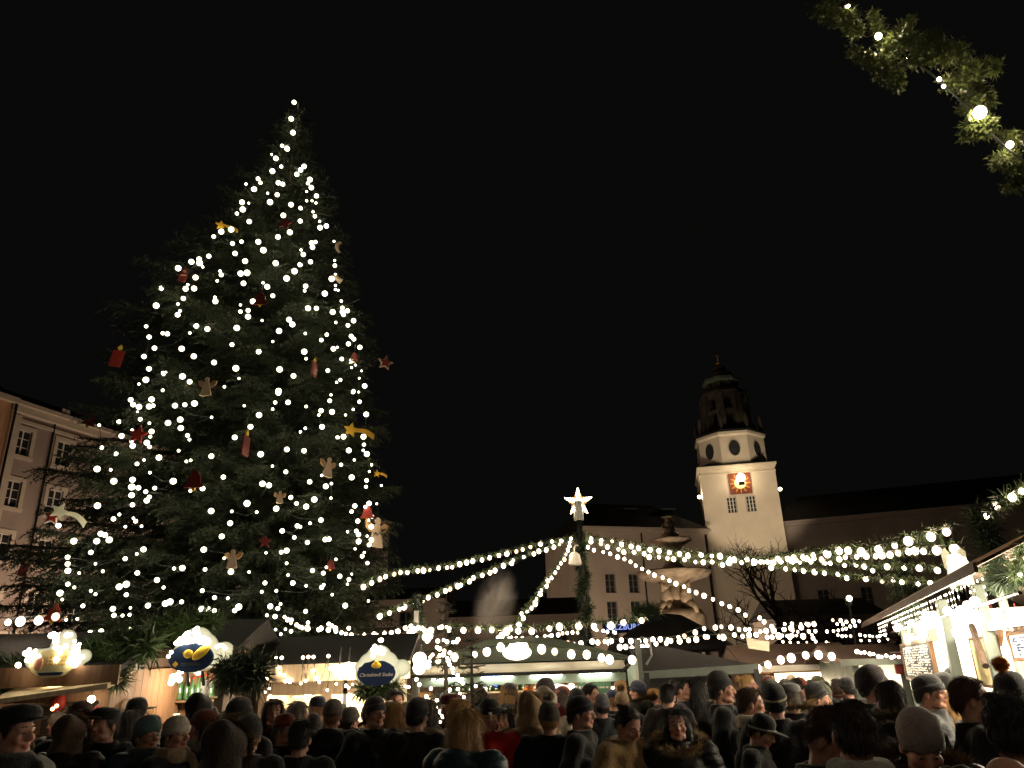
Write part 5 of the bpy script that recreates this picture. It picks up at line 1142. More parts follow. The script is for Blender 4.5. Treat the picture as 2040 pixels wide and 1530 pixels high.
for i in range(11): 
    x = .4+i*.6; shop_light(ks_, (x, (.85, -.16)[i % 2], (2.34, 2.36)[i % 2]), .045, (170, 55)[i % 2], (1,.88,.66))
s, z = f(1966, 1208); shop_light(ks_, (s,-.2,2.3), .06, 26)
for px in (1850, 1815, 1990): s, z = f(px, 1240); shop_light(ks_, (s,-.2,2.34), .04, 10)
ic = empty('icicle_lights', KA+Vector((0,0,0)), rz, 'fringe of small white icicle lights under the eave of the chalkboard stall', 'light string')
r = random.Random(3); cb2 = MB()
for i in range(48):
    x = -.3+i*.15+r.gauss(0,.02)
    if x > LK: break
    n = r.choice((1,2,3,4)); cb2.tube([(x,-.28,EV-.06),(x,-.28,EV-.06-n*.055)], .004, 3, False)
    for k in range(n):
        o = link('bulb', BULB, None, ic, (x, -.28, EV-.08-k*.055)); o.scale = (.006,.006,.011)
cb2.build('cable', M['cable'], ic)
goods(ks_, 'jar', np.arange(2.2,6.6,.13), 1.72, 1.62, 'on the back shelf of the chalkboard stall'); goods(ks_, 'amber', np.arange(2.2,4.4,.2), .1, 1.13, 'on the counter of the chalkboard stall'); goods(ks_, 'box', np.arange(2.4,6.6,.24), 1.7, 1.95, 'on the upper shelf of the chalkboard stall')
for z in (1.6, 1.93): MB().box((LK/2,pw-.15,z), (LK-.3,.25,.025)).build('shelf', M['wood_pale'], ks_)
for i in range(6):
    o = onto(ks_, 'gingerbread_heart', (3.6+i*.42, .35, 2.1+.05*math.sin(i*2)), 'brown gingerbread heart hanging in the open front of the chalkboard stall', 'heart', 'gingerbread hearts in the chalkboard stall', rng.normal(0,.3)); link('heart', HEART, None, o); MB().tube([(0,0,.08),(0,0,.3)], .004, 3).build('ribbon', M['red'], o)
greens('fir branches lying along the ridge of the chalkboard stall', [(1985,1156,8.2),(2020,1147,7.9),(2070,1134,7.7)], .12, 700, 'needle_dark')
# lit angel on the roof
q = at(1916, 1166, 8.6); la = empty('lit_angel', q, R(-20), 'white glowing angel figure standing on the brown stall roof', 'figure')
k = .46
b = MB().lathe([(.30*k,0),(.27*k,.2*k),(.17*k,.6*k),(.10*k,.72*k),(.05*k,.76*k)], 16, sy=.8).ell((0,-.02*k,.86*k), (.1*k,.1*k,.12*k)).tube([(-.13*k,0,.64*k),(-.2*k,-.14*k,.5*k),(-.03*k,-.2*k,.56*k)], [.06*k,.055*k,.04*k], 8).tube([(.13*k,0,.64*k),(.2*k,-.14*k,.5*k),(.03*k,-.2*k,.56*k)], [.06*k,.055*k,.04*k], 8)
me = remesh(b, 'angel_body', .01, 2); me.materials.append(M['figure_lit']); link('angel_body', me, None, la)
wg = MB()
for s in (-1,1): wg.plate([(s*.04*k,.7*k),(s*.16*k,.92*k),(s*.27*k,.8*k),(s*.25*k,.45*k),(s*.15*k,.28*k),(s*.06*k,.4*k)], .02, .14*k)
wg.build('wings', M['snow'], la)
for i in range(14): o = link('bulb', SHOP, None, la, (rng.uniform(-.2,.2)*k, -.25*k, rng.uniform(.05,.7)*k)); o.scale = (.018,)*3
# steam over the green roof
sb_ = bmesh.new(); bmesh.ops.create_icosphere(sb_, subdivisions=3, radius=1); me = bpy.data.meshes.new('steam'); sb_.to_mesh(me); sb_.free()
o = link('steam', me, None, None, at(985,1205,14.5)); o['kind'] = 'stuff'; o.scale = (.46,.4,.82); o.rotation_euler.y = R(20)
m = bpy.data.materials.new('steam'); m.use_nodes = True; nt = m.node_tree; L_ = nt.links.new
for n in list(nt.nodes): nt.nodes.remove(n)
ou = nt.nodes.new('ShaderNodeOutputMaterial'); vo = nt.nodes.new('ShaderNodeVolumePrincipled'); vo.inputs['Color'].default_value = (.9,.84,.8,1)
tc = nt.nodes.new('ShaderNodeTexCoord'); nz = nt.nodes.new('ShaderNodeTexNoise'); nz.inputs['Scale'].default_value = 2.1; nz.inputs['Detail'].default_value = 5; nz.inputs['Distortion'].default_value = .6
ln = nt.nodes.new('ShaderNodeVectorMath'); ln.operation = 'LENGTH'; L_(tc.outputs['Object'], ln.inputs[0])
fo_ = nt.nodes.new('ShaderNodeMapRange'); fo_.inputs[1].default_value = .05; fo_.inputs[2].default_value = .98; fo_.inputs[3].default_value = 1; fo_.inputs[4].default_value = 0; fo_.interpolation_type = 'SMOOTHSTEP'; L_(ln.outputs['Value'], fo_.inputs[0])
rp = nt.nodes.new('ShaderNodeMapRange'); rp.inputs[1].default_value = .34; rp.inputs[2].default_value = .80; rp.inputs[3].default_value = 0; rp.inputs[4].default_value = 4.6
mu = nt.nodes.new('ShaderNodeMath'); mu.operation = 'MULTIPLY'
L_(tc.outputs['Object'], nz.inputs['Vector']); L_(nz.outputs['Fac'], rp.inputs[0]); L_(rp.outputs[0], mu.inputs[0]); L_(fo_.outputs[0], mu.inputs[1]); L_(mu.outputs[0], vo.inputs['Density']); L_(vo.outputs[0], ou.inputs['Volume'])
me.materials.append(m)
# ------------------------------------------------------------------ people
PIV = Vector((0, .02, 1.50))
def tcap(b, p0, r0, p1, r1, n=10):
    p0, p1 = Vector(p0), Vector(p1); b.tube([p0, p0.lerp(p1,.5), p1], [r0, (r0+r1)/2, r1], n); b.ell(p0, r0, n, 6); b.ell(p1, r1, n, 6)
def chain(b, pts, rs, n=10):
    for i in range(len(pts)-1): tcap(b, pts[i], rs[i], pts[i+1], rs[i+1], n)
ARMS = {'down': [((-.2,.01,1.42),(-.27,.03,1.13),(-.27,-.07,.89)), ((.2,.01,1.42),(.27,.03,1.13),(.27,-.07,.89))],
        'cup': [((-.2,.01,1.42),(-.25,.02,1.13),(-.07,-.27,1.17)), ((.2,.01,1.42),(.25,.02,1.13),(.07,-.27,1.17))],
        'pocket': [((-.2,.01,1.42),(-.31,.07,1.14),(-.21,-.09,.97)), ((.2,.01,1.42),(.31,.07,1.14),(.21,-.09,.97))],
        'raised': [((-.2,.01,1.42),(-.27,.03,1.13),(-.27,-.07,.89)), ((.2,.01,1.42),(.3,-.16,1.28),(.15,-.32,1.54))]}
def head_prims(b, Q):
    e = lambda c, r, n=14, m=10: b.ell(Q(c), r, n, m, ROT)
    ROT = Q.rot
    e((0,.012,1.665), (.077,.097,.088), 18, 12); e((0,-.022,1.605), (.063,.072,.098), 18, 12); e((0,.03,1.60), (.068,.075,.08))
    e((0,-.07,1.532), (.027,.022,.02)); e((.033,-.03,1.545), (.03,.05,.024)); e((-.033,-.03,1.545), (.03,.05,.024))
    tcap(b, Q((0,-.095,1.648)), .009, Q((0,-.116,1.606)), .0135); e((.011,-.106,1.599), (.009,.011,.008)); e((-.011,-.106,1.599), (.009,.011,.008))
    for s in (-1,1):
        tcap(b, Q((s*.012,-.088,1.652)), .011, Q((s*.048,-.068,1.652)), .011); e((s*.044,-.062,1.602), (.024,.028,.024))
        e((s*.08,.012,1.612), (.011,.02,.033)); e((s*.03,-.076,1.632), (.015,.012,.011))
    e((0,-.09,1.572), (.023,.012,.006)); e((0,-.089,1.561), (.02,.012,.007))
    tcap(b, Q((0,.025,1.56)), .055, (0,.03,1.42), .062)
class Q_:
    def __init__(s, p): s.rot = Matrix.Rotation(p, 3, 'X')
    def __call__(s, c): return s.rot @ (Vector(c)-PIV) + PIV
def body(pose, pitch):
    b = MB(); head_prims(b, Q_(pitch))
    b.ell((0,0,.96), (.165,.11,.14)); b.ell((0,0,1.13), (.145,.1,.17)); b.ell((0,.01,1.29), (.17,.11,.17)); tcap(b, (-.16,.01,1.415), .055, (.16,.01,1.415), .055)
    for A in ARMS[pose]:
        chain(b, A, [.052,.042,.028]); sh, elb, wr = map(Vector, A); d = (wr-elb).normalized(); sd = d.cross(Vector((0,1,.3))).normalized()
        pl = wr+d*.05; b.ell(pl, (.034,.034,.034)); b.ell(wr+d*.075, (.032,.032,.03))
        inn = Vector((-1 if wr.x > 0 else 1, 0, 0)); inn = (inn-d*inn.dot(d)).normalized()
        for k in range(4):
            o = sd*(k-1.5)*.019; L = (.038,.044,.042,.033)[k]; p0 = wr+d*.09+o; p1 = p0+d*L; p2 = p1+(d*.5+inn*.8).normalized()*L*.8; chain(b, [p0,p1,p2], [.0095,.009,.008], 6)
        p0 = wr+d*.035+inn*.025; chain(b, [p0, p0+(d*.6+inn*.7).normalized()*.04, p0+(d*.9+inn*.5).normalized()*.07], [.012,.0105,.009], 6)
    for s in (-1,1):
        chain(b, [(s*.09,0,.92),(s*.1,-.015,.5),(s*.1,.015,.09)], [.085,.057,.04]); tcap(b, (s*.1,.02,.04), .04, (s*.115,-.15,.03), .03)
    me = remesh(b, 'body', .0085, 3, .45); me.materials.append(M['skin'])
    col = me.color_attributes.new('tint', 'FLOAT_COLOR', 'POINT'); n = len(me.vertices); co = np.empty(n*3, np.float32); me.vertices.foreach_get('co', co); co = co.reshape(-1,3).astype(float)
    Rm = np.array(Q_(pitch).rot); h = (co-np.array(PIV)) @ Rm + np.array(PIV)
    c = np.ones((n,4)); lips = (abs(h[:,0]) < .026) & (abs(h[:,2]-1.5665) < .0125) & (h[:,1] < -.08); c[lips,:3] = (.85,.5,.48)
    ck = np.exp(-(((abs(h[:,0])-.045)/.02)**2+((h[:,2]-1.598)/.022)**2))*(h[:,1] < -.04); c[:,1] -= .22*ck; c[:,2] -= .2*ck
    ns = np.exp(-((h[:,0]/.015)**2+((h[:,2]-1.603)/.014)**2))*(h[:,1] < -.1); c[:,1] -= .2*ns; c[:,2] -= .2*ns
    col.data.foreach_set('color', c.astype(np.float32).ravel()); return me
def jacket(pose, long=0, hood=0, puff=0):
    b = MB(); g = .035+.02*puff
    b.ell((0,0,1.13), (.155+g,.11+g,.2)); b.ell((0,.015,1.29), (.175+g,.115+g,.18)); tcap(b, (-.165,.015,1.41), .062+g*.6, (.165,.015,1.41), .062+g*.6)
    zb = .55 if long else .82
    b.lathe([(.205+g,zb),(.2+g,.95),(.175+g,1.12),(.185+g,1.3)], 20, sy=.72)
    for A in ARMS[pose]: chain(b, A, [.066+g*.6,.056+g*.6,.043+g*.3])
    b.lathe([(.11,1.40),(.105,1.47),(.10,1.515),(.085,1.50)], 16, (0,.022,0), sy=1.05)
    if hood: b.ell((0,.13,1.44), (.14,.085,.09)); tcap(b, (-.1,.05,1.46), .045, (.1,.05,1.46), .045)
    me = remesh(b, 'jacket', .016, 3, .5); n = len(me.vertices); co = np.empty(n*3, np.float32); me.vertices.foreach_get('co', co); co = co.reshape(-1,3)
    nn = np.empty(n*3, np.float32); me.vertices.foreach_get('normal', nn); nn = nn.reshape(-1,3)
    if puff: w = .011*np.abs(np.sin(co[:,2]*38))**.6
    else: w = .006*np.sin(co[:,2]*31+4*np.sin(co[:,0]*9)+3*np.sin(co[:,1]*11))+.004*np.sin(co[:,0]*47+co[:,2]*23)
    co = co+nn*w[:,None]; me.vertices.foreach_set('co', co.astype(np.float32).ravel()); me.update(); me.materials.append(M['puffer' if puff else 'cloth']); return me
def trousers():
    b = MB(); b.ell((0,0,.95), (.18,.13,.14))
    for s in (-1,1): chain(b, [(s*.09,0,.92),(s*.105,-.015,.5),(s*.105,.015,.1)], [.105,.08,.07])
    me = remesh(b, 'trousers', .02); me.materials.append(M['cloth']); return me
def shoe():
    b = MB(); tcap(b, (0,.04,.055), .05, (.01,-.14,.045), .042); tcap(b, (0,.03,.06), .048, (0,.03,.13), .05); b.box((.005,-.05,.012), (.085,.26,.024)); me = remesh(b, 'shoe', .012); me.materials.append(M['cloth']); return me
BODY = {(p, q): body(p, R(a)) for p, q, a in (('down',0,2),('pocket',0,0),('cup',0,6),('raised',0,-4),('pocket',1,27),('cup',1,30))}
JK = {}
for p in ARMS:
    for kind in ((0,0,0),(1,0,0),(0,1,1),(1,1,0),(0,1,0)): JK[(p,)+kind] = jacket(p, *kind)
TROU, SHOE = trousers(), shoe()
# hair, hats and collars are built on the upright head and turned with it about the neck
def strands(me, n, ln, wd, flow=(0,.15,-1), lift=.15, seed=1, name=None, m='hair'):
    """add fine locks over a hair mesh"""
    r = np.random.default_rng(seed); me.calc_loop_triangles(); k = len(me.loop_triangles); t = np.empty(k*3, np.int32); me.loop_triangles.foreach_get('vertices', t); t = t.reshape(-1,3)
    co = np.empty(len(me.vertices)*3, np.float32); me.vertices.foreach_get('co', co); co = co.reshape(-1,3)
    ar = np.linalg.norm(np.cross(co[t[:,1]]-co[t[:,0]], co[t[:,2]]-co[t[:,0]]), axis=1); i = r.choice(k, n, p=ar/ar.sum()); a, b = r.random((2,n)); sw = a+b > 1; a[sw], b[sw] = 1-a[sw], 1-b[sw]
    P = co[t[i,0]]+(co[t[i,1]]-co[t[i,0]])*a[:,None]+(co[t[i,2]]-co[t[i,0]])*b[:,None]; N = np.cross(co[t[i,1]]-co[t[i,0]], co[t[i,2]]-co[t[i,0]]); N /= np.linalg.norm(N, axis=1, keepdims=True)+1e-9
    F = np.tile(np.array(flow, float), (n,1)); F -= N*(F*N).sum(1)[:,None]; F /= np.linalg.norm(F, axis=1, keepdims=True)+1e-6
    D = F+N*lift; V, T = blades(P, D, ln*r.uniform(.6,1.3,n), wd, .18)
    allv = np.concatenate([co-np.array(PIV), V-np.array(PIV)]); pol = [tuple(p.vertices) for p in me.polygons]
    out = bpy.data.meshes.new(name or me.name); out.from_pydata(allv.tolist(), [], pol+(T+len(co)).tolist()); out.polygons.foreach_set('use_smooth', [True]*len(out.polygons)); out.materials.append(M[m]); return out
def cutme(me, keep):
    bm = bmesh.new(); bm.from_mesh(me); bmesh.ops.delete(bm, geom=[v for v in bm.verts if not keep(v.co)], context='VERTS'); bm.to_mesh(me); bm.free(); return me
def hair_short(seed, fr=1.695, v=0):
    b = MB(); b.ell((0,.014,1.668), (.086,.107,.096), 22, 14); b.ell((0,.045,1.615), (.08,.078,.085), 20, 12)
    if v: b.ell((0,-.03,1.735), (.06,.07,.035)); b.ell((.02,.0,1.745), (.055,.07,.03))
    me = remesh(b, 'hair', .009, 2)
    me = cutme(me, lambda c: c.z > np.interp(c.y, [-.1,-.062,-.048,-.028,-.012,.004,.03,.06,.12], [fr+.02,fr,fr-.03,1.625,1.622,1.65,1.628,1.568,1.552])+.004*math.sin(c.x*210+c.z*90)+.003*math.sin(c.y*330+seed))
    return strands(me, 4200, .03, .0019, (.15*(-1)**seed,.5,-1), .3, seed)
def hair_long(seed, ln=1.28, under_hat=False):
    b = MB(); b.ell((0,.014,1.668), (.088,.108,.097), 22, 14); b.ell((0,.06,1.55), (.088,.072,.15), 20, 12); b.ell((0,.085,(ln+1.5)/2), (.085,.05,(1.62-ln)/2))
    for s in (-1,1): chain(b, [(s*.074,.01,1.66),(s*.088,.015,1.55),(s*.092,-.03,1.42),(s*.08,-.06,ln+.06)], [.03,.032,.03,.018])
    me = remesh(b, 'hair', .01, 3)
    me = cutme(me, lambda c: not (c.z < 1.705 and c.y < -.045 and abs(c.x) < .062 and c.z > 1.50) and not (c.z > 1.66 and c.z < 1.70 and c.y < -.075))
    return strands(me, 4000, .1, .0032, (0,.05,-1), .14, seed)
def hair_bun(seed):
    b = MB(); b.ell((0,.014,1.668), (.085,.106,.095), 22, 14); b.ell((0,.045,1.62), (.079,.075,.085), 20, 12); b.ell((0,.125,1.715), .042); me = remesh(b, 'hair', .009, 2)
    me = cutme(me, lambda c: c.z > np.interp(c.y, [-.1,-.062,-.048,-.028,-.012,.004,.03,.06,.12], [1.715,1.70,1.672,1.632,1.63,1.652,1.63,1.572,1.555])+.004*math.sin(c.x*210+c.z*90))
    return strands(me, 2600, .035, .002, (0,1,.2), .2, seed)
HAIR = {'short': [hair_short(1), hair_short(2, 1.70, 1), hair_short(3, 1.715)], 'long': [hair_long(4), hair_long(5, 1.2)], 'bun': [hair_bun(6)], 'bald': [cutme(hair_short(7), lambda c: c.z+PIV.z < 1.66 and c.y > -.06)]}
def cap_mesh(name, prof, n=48, tilt=-14, rib=0, noise=.004, m='knit', c=(0,.006,1.642), sy=1.27, extra=None, seed=0):
    b = MB(); r = random.Random(seed); ph = [r.uniform(0,6) for _ in range(4)]
    fn = lambda a, z: 1+rib*math.cos(a*n/2)+noise*8*math.sin(a*2+ph[0]+z*20)*math.sin(a+ph[1])+noise*4*math.sin(z*60+a*3+ph[2])
    b.lathe(prof, n, (0,0,0), 1, sy, fn)
    if extra: extra(b)
    T = Matrix.Rotation(R(tilt), 3, 'X')
    b.v = [tuple((T @ Vector(v))+Vector(c)-PIV) for v in b.v]
    me = b.mesh(name, True); me.materials.append(M[m]); return me
beanie_p = [(.080,-.012),(.091,-.012),(.094,.02),(.093,.036),(.0865,.038),(.086,.06),(.078,.09),(.062,.113),(.04,.127),(.02,.133),(.006,.135)]
tall_p = [(.080,-.012),(.091,-.012),(.093,.04),(.086,.042),(.086,.07),(.077,.105),(.06,.132),(.038,.15),(.02,.157),(.006,.16)]
slou = [(.080,-.02),(.09,-.02),(.092,.03),(.091,.06),(.085,.09),(.073,.114),(.055,.132),(.034,.143),(.016,.147),(.005,.148)]
def pom_mesh():
    r = np.random.default_rng(4); n = 1500; N = r.normal(0,1,(n,3)); N /= np.linalg.norm(N, axis=1, keepdims=True); V, T = blades(N*.012, N, .048*r.uniform(.8,1.15,n), .008, .15)
    me = tri_mesh('pompom', V, T); me.materials.append(M['fur']); return me
POM = pom_mesh()
HAT = {'beanie': cap_mesh('beanie', beanie_p, 64, -14, .012), 'tall': cap_mesh('beanie', tall_p, 64, -24, .012, .006, seed=2), 'slouch': cap_mesh('beanie', slou, 64, -22, .006, .01, seed=3),
       'flat': cap_mesh('flat_cap', [(.083,-.0),(.09,.012),(.1,.03),(.104,.05),(.095,.075),(.065,.092),(.02,.098)], 32, -6, 0, .004, 'cloth', (0,.0,1.675), 1.2, lambda b: b.ell((0,-.13,.012), (.062,.05,.009), 16, 6)),
       'cap': cap_mesh('baseball_cap', [(.086,-.005),(.089,.02),(.086,.06),(.07,.095),(.04,.112),(.008,.116)], 32, -6, 0, .001, 'cloth', (0,.008,1.672), 1.2, lambda b: b.ell((0,-.15,.0), (.068,.075,.009), 16, 6))}
def hood_mesh():
    b = MB(); b.ell((0,.04,1.665), (.118,.13,.128), 22, 14); b.ell((0,.05,1.55), (.125,.12,.13), 20, 12); me = remesh(b, 'hood', .013, 3)
    me = cutme(me, lambda c: not (c.y < -.04 and c.z < 1.745 and abs(c.x) < .09)); co = [v.co-PIV for v in me.vertices]
    for v, c in zip(me.vertices, co): v.co = c+.011*Vector((math.sin(c.z*27+c.y*14), math.sin(c.x*34+c.z*19), .8*math.sin(c.y*31+c.x*23)))
    me.materials.append(M['cloth']); return me
HAT['hood'] = hood_mesh()
def ring_fur(name, cen, rx, ry, tilt, n, ln, wd, tube=.02):
    r = np.random.default_rng(8); a = r.uniform(0,2*np.pi,n); ct, st_ = math.cos(tilt), math.sin(tilt)
    x, y = np.cos(a)*rx, np.sin(a)*ry; P = np.stack([x, y*ct, y*st_], 1)+np.array(cen); D = np.stack([np.cos(a), np.sin(a)*ct, np.sin(a)*st_], 1)+r.normal(0,.55,(n,3)); V, T = blades(P, D, ln*r.uniform(.5,1.2,n), wd, .3)
    me = tri_mesh(name, V, T); me.materials.append(M['fur']); return me
FURC = ring_fur('fur_collar', (0,.035,1.50), .175, .165, R(20), 5200, .075, .006)
FURH = ring_fur('hood_fur', (0,-.05,.14), .115, .135, R(80), 2600, .05, .005)
scb = MB()
for i in range(2): scb.lathe([(.10+.008*i,0),(.125+.01*i,.02),(.128,.05),(.105,.07)], 24, (0,.018,1.425+.045*i), 1, 1.05, lambda a, z: 1+.05*math.sin(a*5+z*50)+.03*math.sin(a*9))
chain(scb, [(.06,-.12,1.47),(.07,-.165,1.36),(.075,-.165,1.15)], [.03,.035,.03])
SCARF = remesh(scb, 'scarf', .012, 2); SCARF.materials.append(M['knit'])
def small_mesh(name, f_, m):
    b = MB(); f_(b); b.v = [tuple(Vector(v)-PIV) for v in b.v]; me = b.mesh(name, True); me.materials.append(M[m]); return me
EYE = small_mesh('eye', lambda b: b.ell((0,0,0), (.0115,.0085,.0062), 12, 8), 'eyew'); IRIS = small_mesh('iris', lambda b: b.ell((0,0,0), (.006,.004,.0058), 10, 6), 'iris')
BROW = small_mesh('eyebrow', lambda b: b.tube([(-.019,.004,-.003),(-.005,-.003,.004),(.008,-.003,.003),(.019,.005,-.002)], [.002,.0042,.0038,.0015], 6), 'hair')
BEARD = None
def beard():
    b = MB(); b.ell((0,-.028,1.575), (.068,.078,.066), 20, 12); b.ell((0,-.072,1.535), (.03,.028,.026)); me = remesh(b, 'beard', .009, 2)
    me = cutme(me, lambda c: c.z < 1.585 and c.y < .01 and not (abs(c.x) < .024 and 1.556 < c.z < 1.575 and c.y < -.06) and (c.z < 1.56 or abs(c.x) > .036 or c.z > 1.574)); return strands(me, 1200, .014, .003, (0,-.2,-1), .3, 9)
BEARD = beard()
STRIPE = cap_mesh('hat_stripe', [(.0945,.012),(.0985,.014),(.0985,.026),(.0945,.028)], 64, -14, .0, .004)
TAG_ = small_mesh('hat_tag', lambda b: b.box((0,-.122,1.668), (.03,.006,.022)), 'white')
def lin(h):
    v = [int(h[i:i+2],16)/255 for i in (0,2,4)]; return tuple(x/12.92 if x <= .04045 else ((x+.055)/1.055)**2.4 for x in v)+(1,)
HC = {'brown':'2e1d12','dark':'150f0c','blond':'a8834e','grey':'6d6660','black':'0c0a09','auburn':'4a2614'}
PEOPLE = []
def person(px, py, hp, face, head, hcol, coat, ccol, label, pose='pocket', down=0, jk=(0,0,0), scarf=None, fur=None, hair=None, beard_=False, stripe=False, tagp=False, Y=None, height=None, lean=0):
    Y = Y or .262*FPX/hp; p = at(px, py, Y); s = min(max(p.z/1.775, .80), 1.09) if height is None else height/1.775
    o = empty('person', (p.x, Y, 0), R(face), label, 'person', 'visitors of the market'); o.scale = (s*rng.uniform(.98,1.05), s*rng.uniform(.98,1.05), s)
    if lean: o.rotation_euler.x = R(lean)
    if down and pose not in ('pocket','cup'): pose = 'pocket'
    link('body', BODY[(pose, down)], None, o); pitch = {('down',0):2,('pocket',0):0,('cup',0):6,('raised',0):-4,('pocket',1):27,('cup',1):30}[(pose,down)]
    j = link('jacket', JK[(pose,)+jk], None, o); j.color = lin(ccol)
    t = link('trousers', TROU, None, o); t.color = lin(rng.choice(['14161c','1b1b1d','20242e','241d18']))
    for sx in (-1,1):
        c = link('shoe', SHOE, None, o, (sx*.105,0,0)); c.color = lin('120f0d'); c.scale.x = sx
    def hd(name, me, col, parent=o, off=(0,0,0)):
        c = link(name, me, None, parent); c.location = PIV; c.rotation_euler.x = R(pitch); c.color = lin(col) if col else (1,1,1,1)
        if any(off): c.location = PIV+Matrix.Rotation(R(pitch),3,'X') @ Vector(off)
        return c
    hh = hair or rng.choice(['brown','dark','brown','blond','black'])
    hx = HC.get(hh, hh)
    kind = head
    if head in ('short','long','bun','bald'): hd('hair', HAIR[head][int(rng.integers(len(HAIR[head])))], hx)
    else:
        pom = head.endswith('_pom'); lh = head.startswith('L'); k = head.replace('_pom','').lstrip('L'); hat = hd({'flat':'flat_cap','cap':'baseball_cap','hood':'hood'}.get(k,'knit_hat'), HAT[k], hcol)
        if pom:
            q = link('pompom', POM, None, hat); q.location = Vector((0,.055,1.815))-PIV; q.color = lin(stripe if isinstance(stripe, str) and pom else hcol)
        if lh: hd('hair', HAIR['long'][0], hx)
        elif k != 'hood':
            hr = hd('hair', HAIR['short'][0], hx); hr.scale = (.98,.98,.9)
        if stripe and not pom: q = link('hat_stripe', STRIPE, None, hat); q.color = lin(stripe)
        if tagp: link('hat_tag', TAG_, None, hat)
        if k == 'hood' and fur: q = link('hood_fur', FURH, None, hat); q.color = lin(fur)
    if scarf: q = link('scarf', SCARF, None, o); q.color = lin(scarf)
    if fur and head != 'hood': q = link('fur_collar', FURC, None, o); q.color = lin(fur)
    f_ = (face+180) % 360-180
    if abs(f_) < 120:
        for sx in (-1,1):
            e = hd('eye', EYE, None, o, Vector((sx*.0305,-.0835,1.632))-PIV+Vector((0,0,0))); e.location = PIV+Matrix.Rotation(R(pitch),3,'X') @ (Vector((sx*.0305,-.0835,1.632))-PIV); 
            me_off = Matrix.Rotation(R(pitch),3,'X')
            e.location = e.location - me_off @ (-PIV); i_ = link('iris', IRIS, None, e, (0,-.0075,-.001))
            i_.location = Vector((0,-.0085,-.001)); 
            w = hd('eyebrow', BROW, hx, o); w.location = PIV+me_off @ (Vector((sx*.032,-.0925,1.659))-PIV)+me_off @ PIV; w.scale.x = sx
    if beard_: hd('beard', BEARD, hx)
    PEOPLE.append((o, px, label)); return o
P = person
# ---- near and middle figures, each as the photo shows it
P(40,1402,86,75,'flat','0c0c0e',0,'8d8a84','man in black flat cap and pale grey jacket at the lower left corner',fur=None,hair='brown',scarf='141414')
P(116,1418,42,-20,'beanie_pom','d8cdbd',0,'17181c','small figure in white bobble hat among dark coats at the left')
P(165,1396,58,30,'beanie','43131c',0,'141417','person in maroon knit hat facing right before the brown hut',hair='brown')
P(148,1428,62,178,'hood','4d3a28',0,'1c1712','person with round brown fur hood turned away, left side',fur='7a6244',jk=(0,1,1))
P(203,1402,38,-40,'beanie','a3141d',0,'1d1a1a','small person in bright red knit hat at the brown hut',hair='blond')
P(214,1408,58,-15,'flat','0e0d0d',0,'121214','man in black flat cap facing the camera, left of the teal hat',hair='grey')
P(259,1391,42,170,'beanie','cdb79e',0,'1b1d22','person in cream knit hat before the dark wooden hut')
P(291,1404,40,160,'long','',0,'1e1f24','fair haired woman just right of the cream knit hat',hair='blond')
P(298,1428,60,60,'slouch','5d7a7c',0,'22333c','person in grey teal knit hat and blue puffy jacket',jk=(0,1,1),scarf='3a4a50')
P(356,1425,62,70,'beanie','cfc2b0',0,'121214','person in white knit hat with beige scarf facing right',scarf='a89274',hair='brown')
P(402,1384,52,178,'hood','0e0d0d',0,'0e0d0d','tall figure in black hood before the little golden house')
P(480,1388,60,165,'beanie','1a1614',0,'15120f','person in black knit hat right of the dark wooden hut')
P(455,1440,88,175,'hood','2c2017',0,'17120d','person in big dark hood with brown fur edge and pale trim, lower left',fur='5a4630',jk=(1,1,0))
P(305,1424,50,185,'beanie','1b1b1f',0,'131318','dark capped person between the teal and the white hats')
P(547,1389,50,20,'long','',0,'4a0f14','brown haired woman in dark red jacket beside the bright hut',hair='brown')
P(665,1392,50,180,'beanie','57504a',0,'0c0c0e','person in grey beanie and black coat before the white lit hut',jk=(0,1,0))
P(748,1386,54,40,'beanie','3a3634',0,'0e0e10','person in charcoal beanie facing right under the navy oval sign',hair='brown')
P(781,1393,50,175,'long','',0,'15130f','blonde woman right of the charcoal beanie, under the navy oval sign',hair='blond')
P(788,1371,44,25,'short','',0,'2a1713','bearded man facing the camera under the navy oval sign',hair='dark',beard_=True)
P(833,1389,56,160,'beanie','16120f',0,'17120e','person in near black beanie by the thin dark post')
P(601,1434,62,182,'short','',0,'131316','dark haired head before the red curtain',hair='black')
P(572,1436,42,170,'beanie','8b8484',0,'2a2622','small person in pale grey hat before the bright hut')
P(500,1425,66,190,'slouch','121013',0,'0c0c0d','dark figure in black slouchy hat below the fir branches')
P(927,1405,76,150,'long','',0,'1e343a','long haired blonde woman in dark teal quilted jacket, turned away',hair='blond',jk=(0,1,1),pose='cup')
P(915,1388,50,170,'long','',0,'231c18','second blonde behind the woman in the teal jacket',hair='blond')
pr_ = P(974,1390,56,5,'beanie','0b0b0d',0,'a8140f','man in black beanie with white tag and bright red jacket, facing the camera','cup',tagp=True,hair='dark')
P(1004,1409,46,-20,'long','',0,'191518','dark haired woman just right of the red jacket',hair='dark')
P(1053,1382,54,178,'hood','8d7452',0,'8a7350','person in beige fur hood and long pale coat, centre',fur='b09673',jk=(1,1,0))
P(1053,1364,30,180,'beanie','b25a14',0,'2a2622','small person in orange knit hat before the green awning stall')
P(1088,1350,44,150,'beanie','4b4246',0,'5a1210','person in grey hat and red scarf holding a phone up before the stall','raised',scarf='8a1414')
P(1086,1370,46,175,'hood','b9ac98',0,'b9ac98','person in cream hood in front of the raised phone')
P(1093,1397,56,178,'beanie_pom','3a332e',0,'0d0d0f','person in dark hat with big white bobble, back to the camera',stripe='d2c4ac')
P(1145,1372,32,180,'slouch','3d3b3a',0,'191919','small person in grey slouchy hat before the white lamp shades')
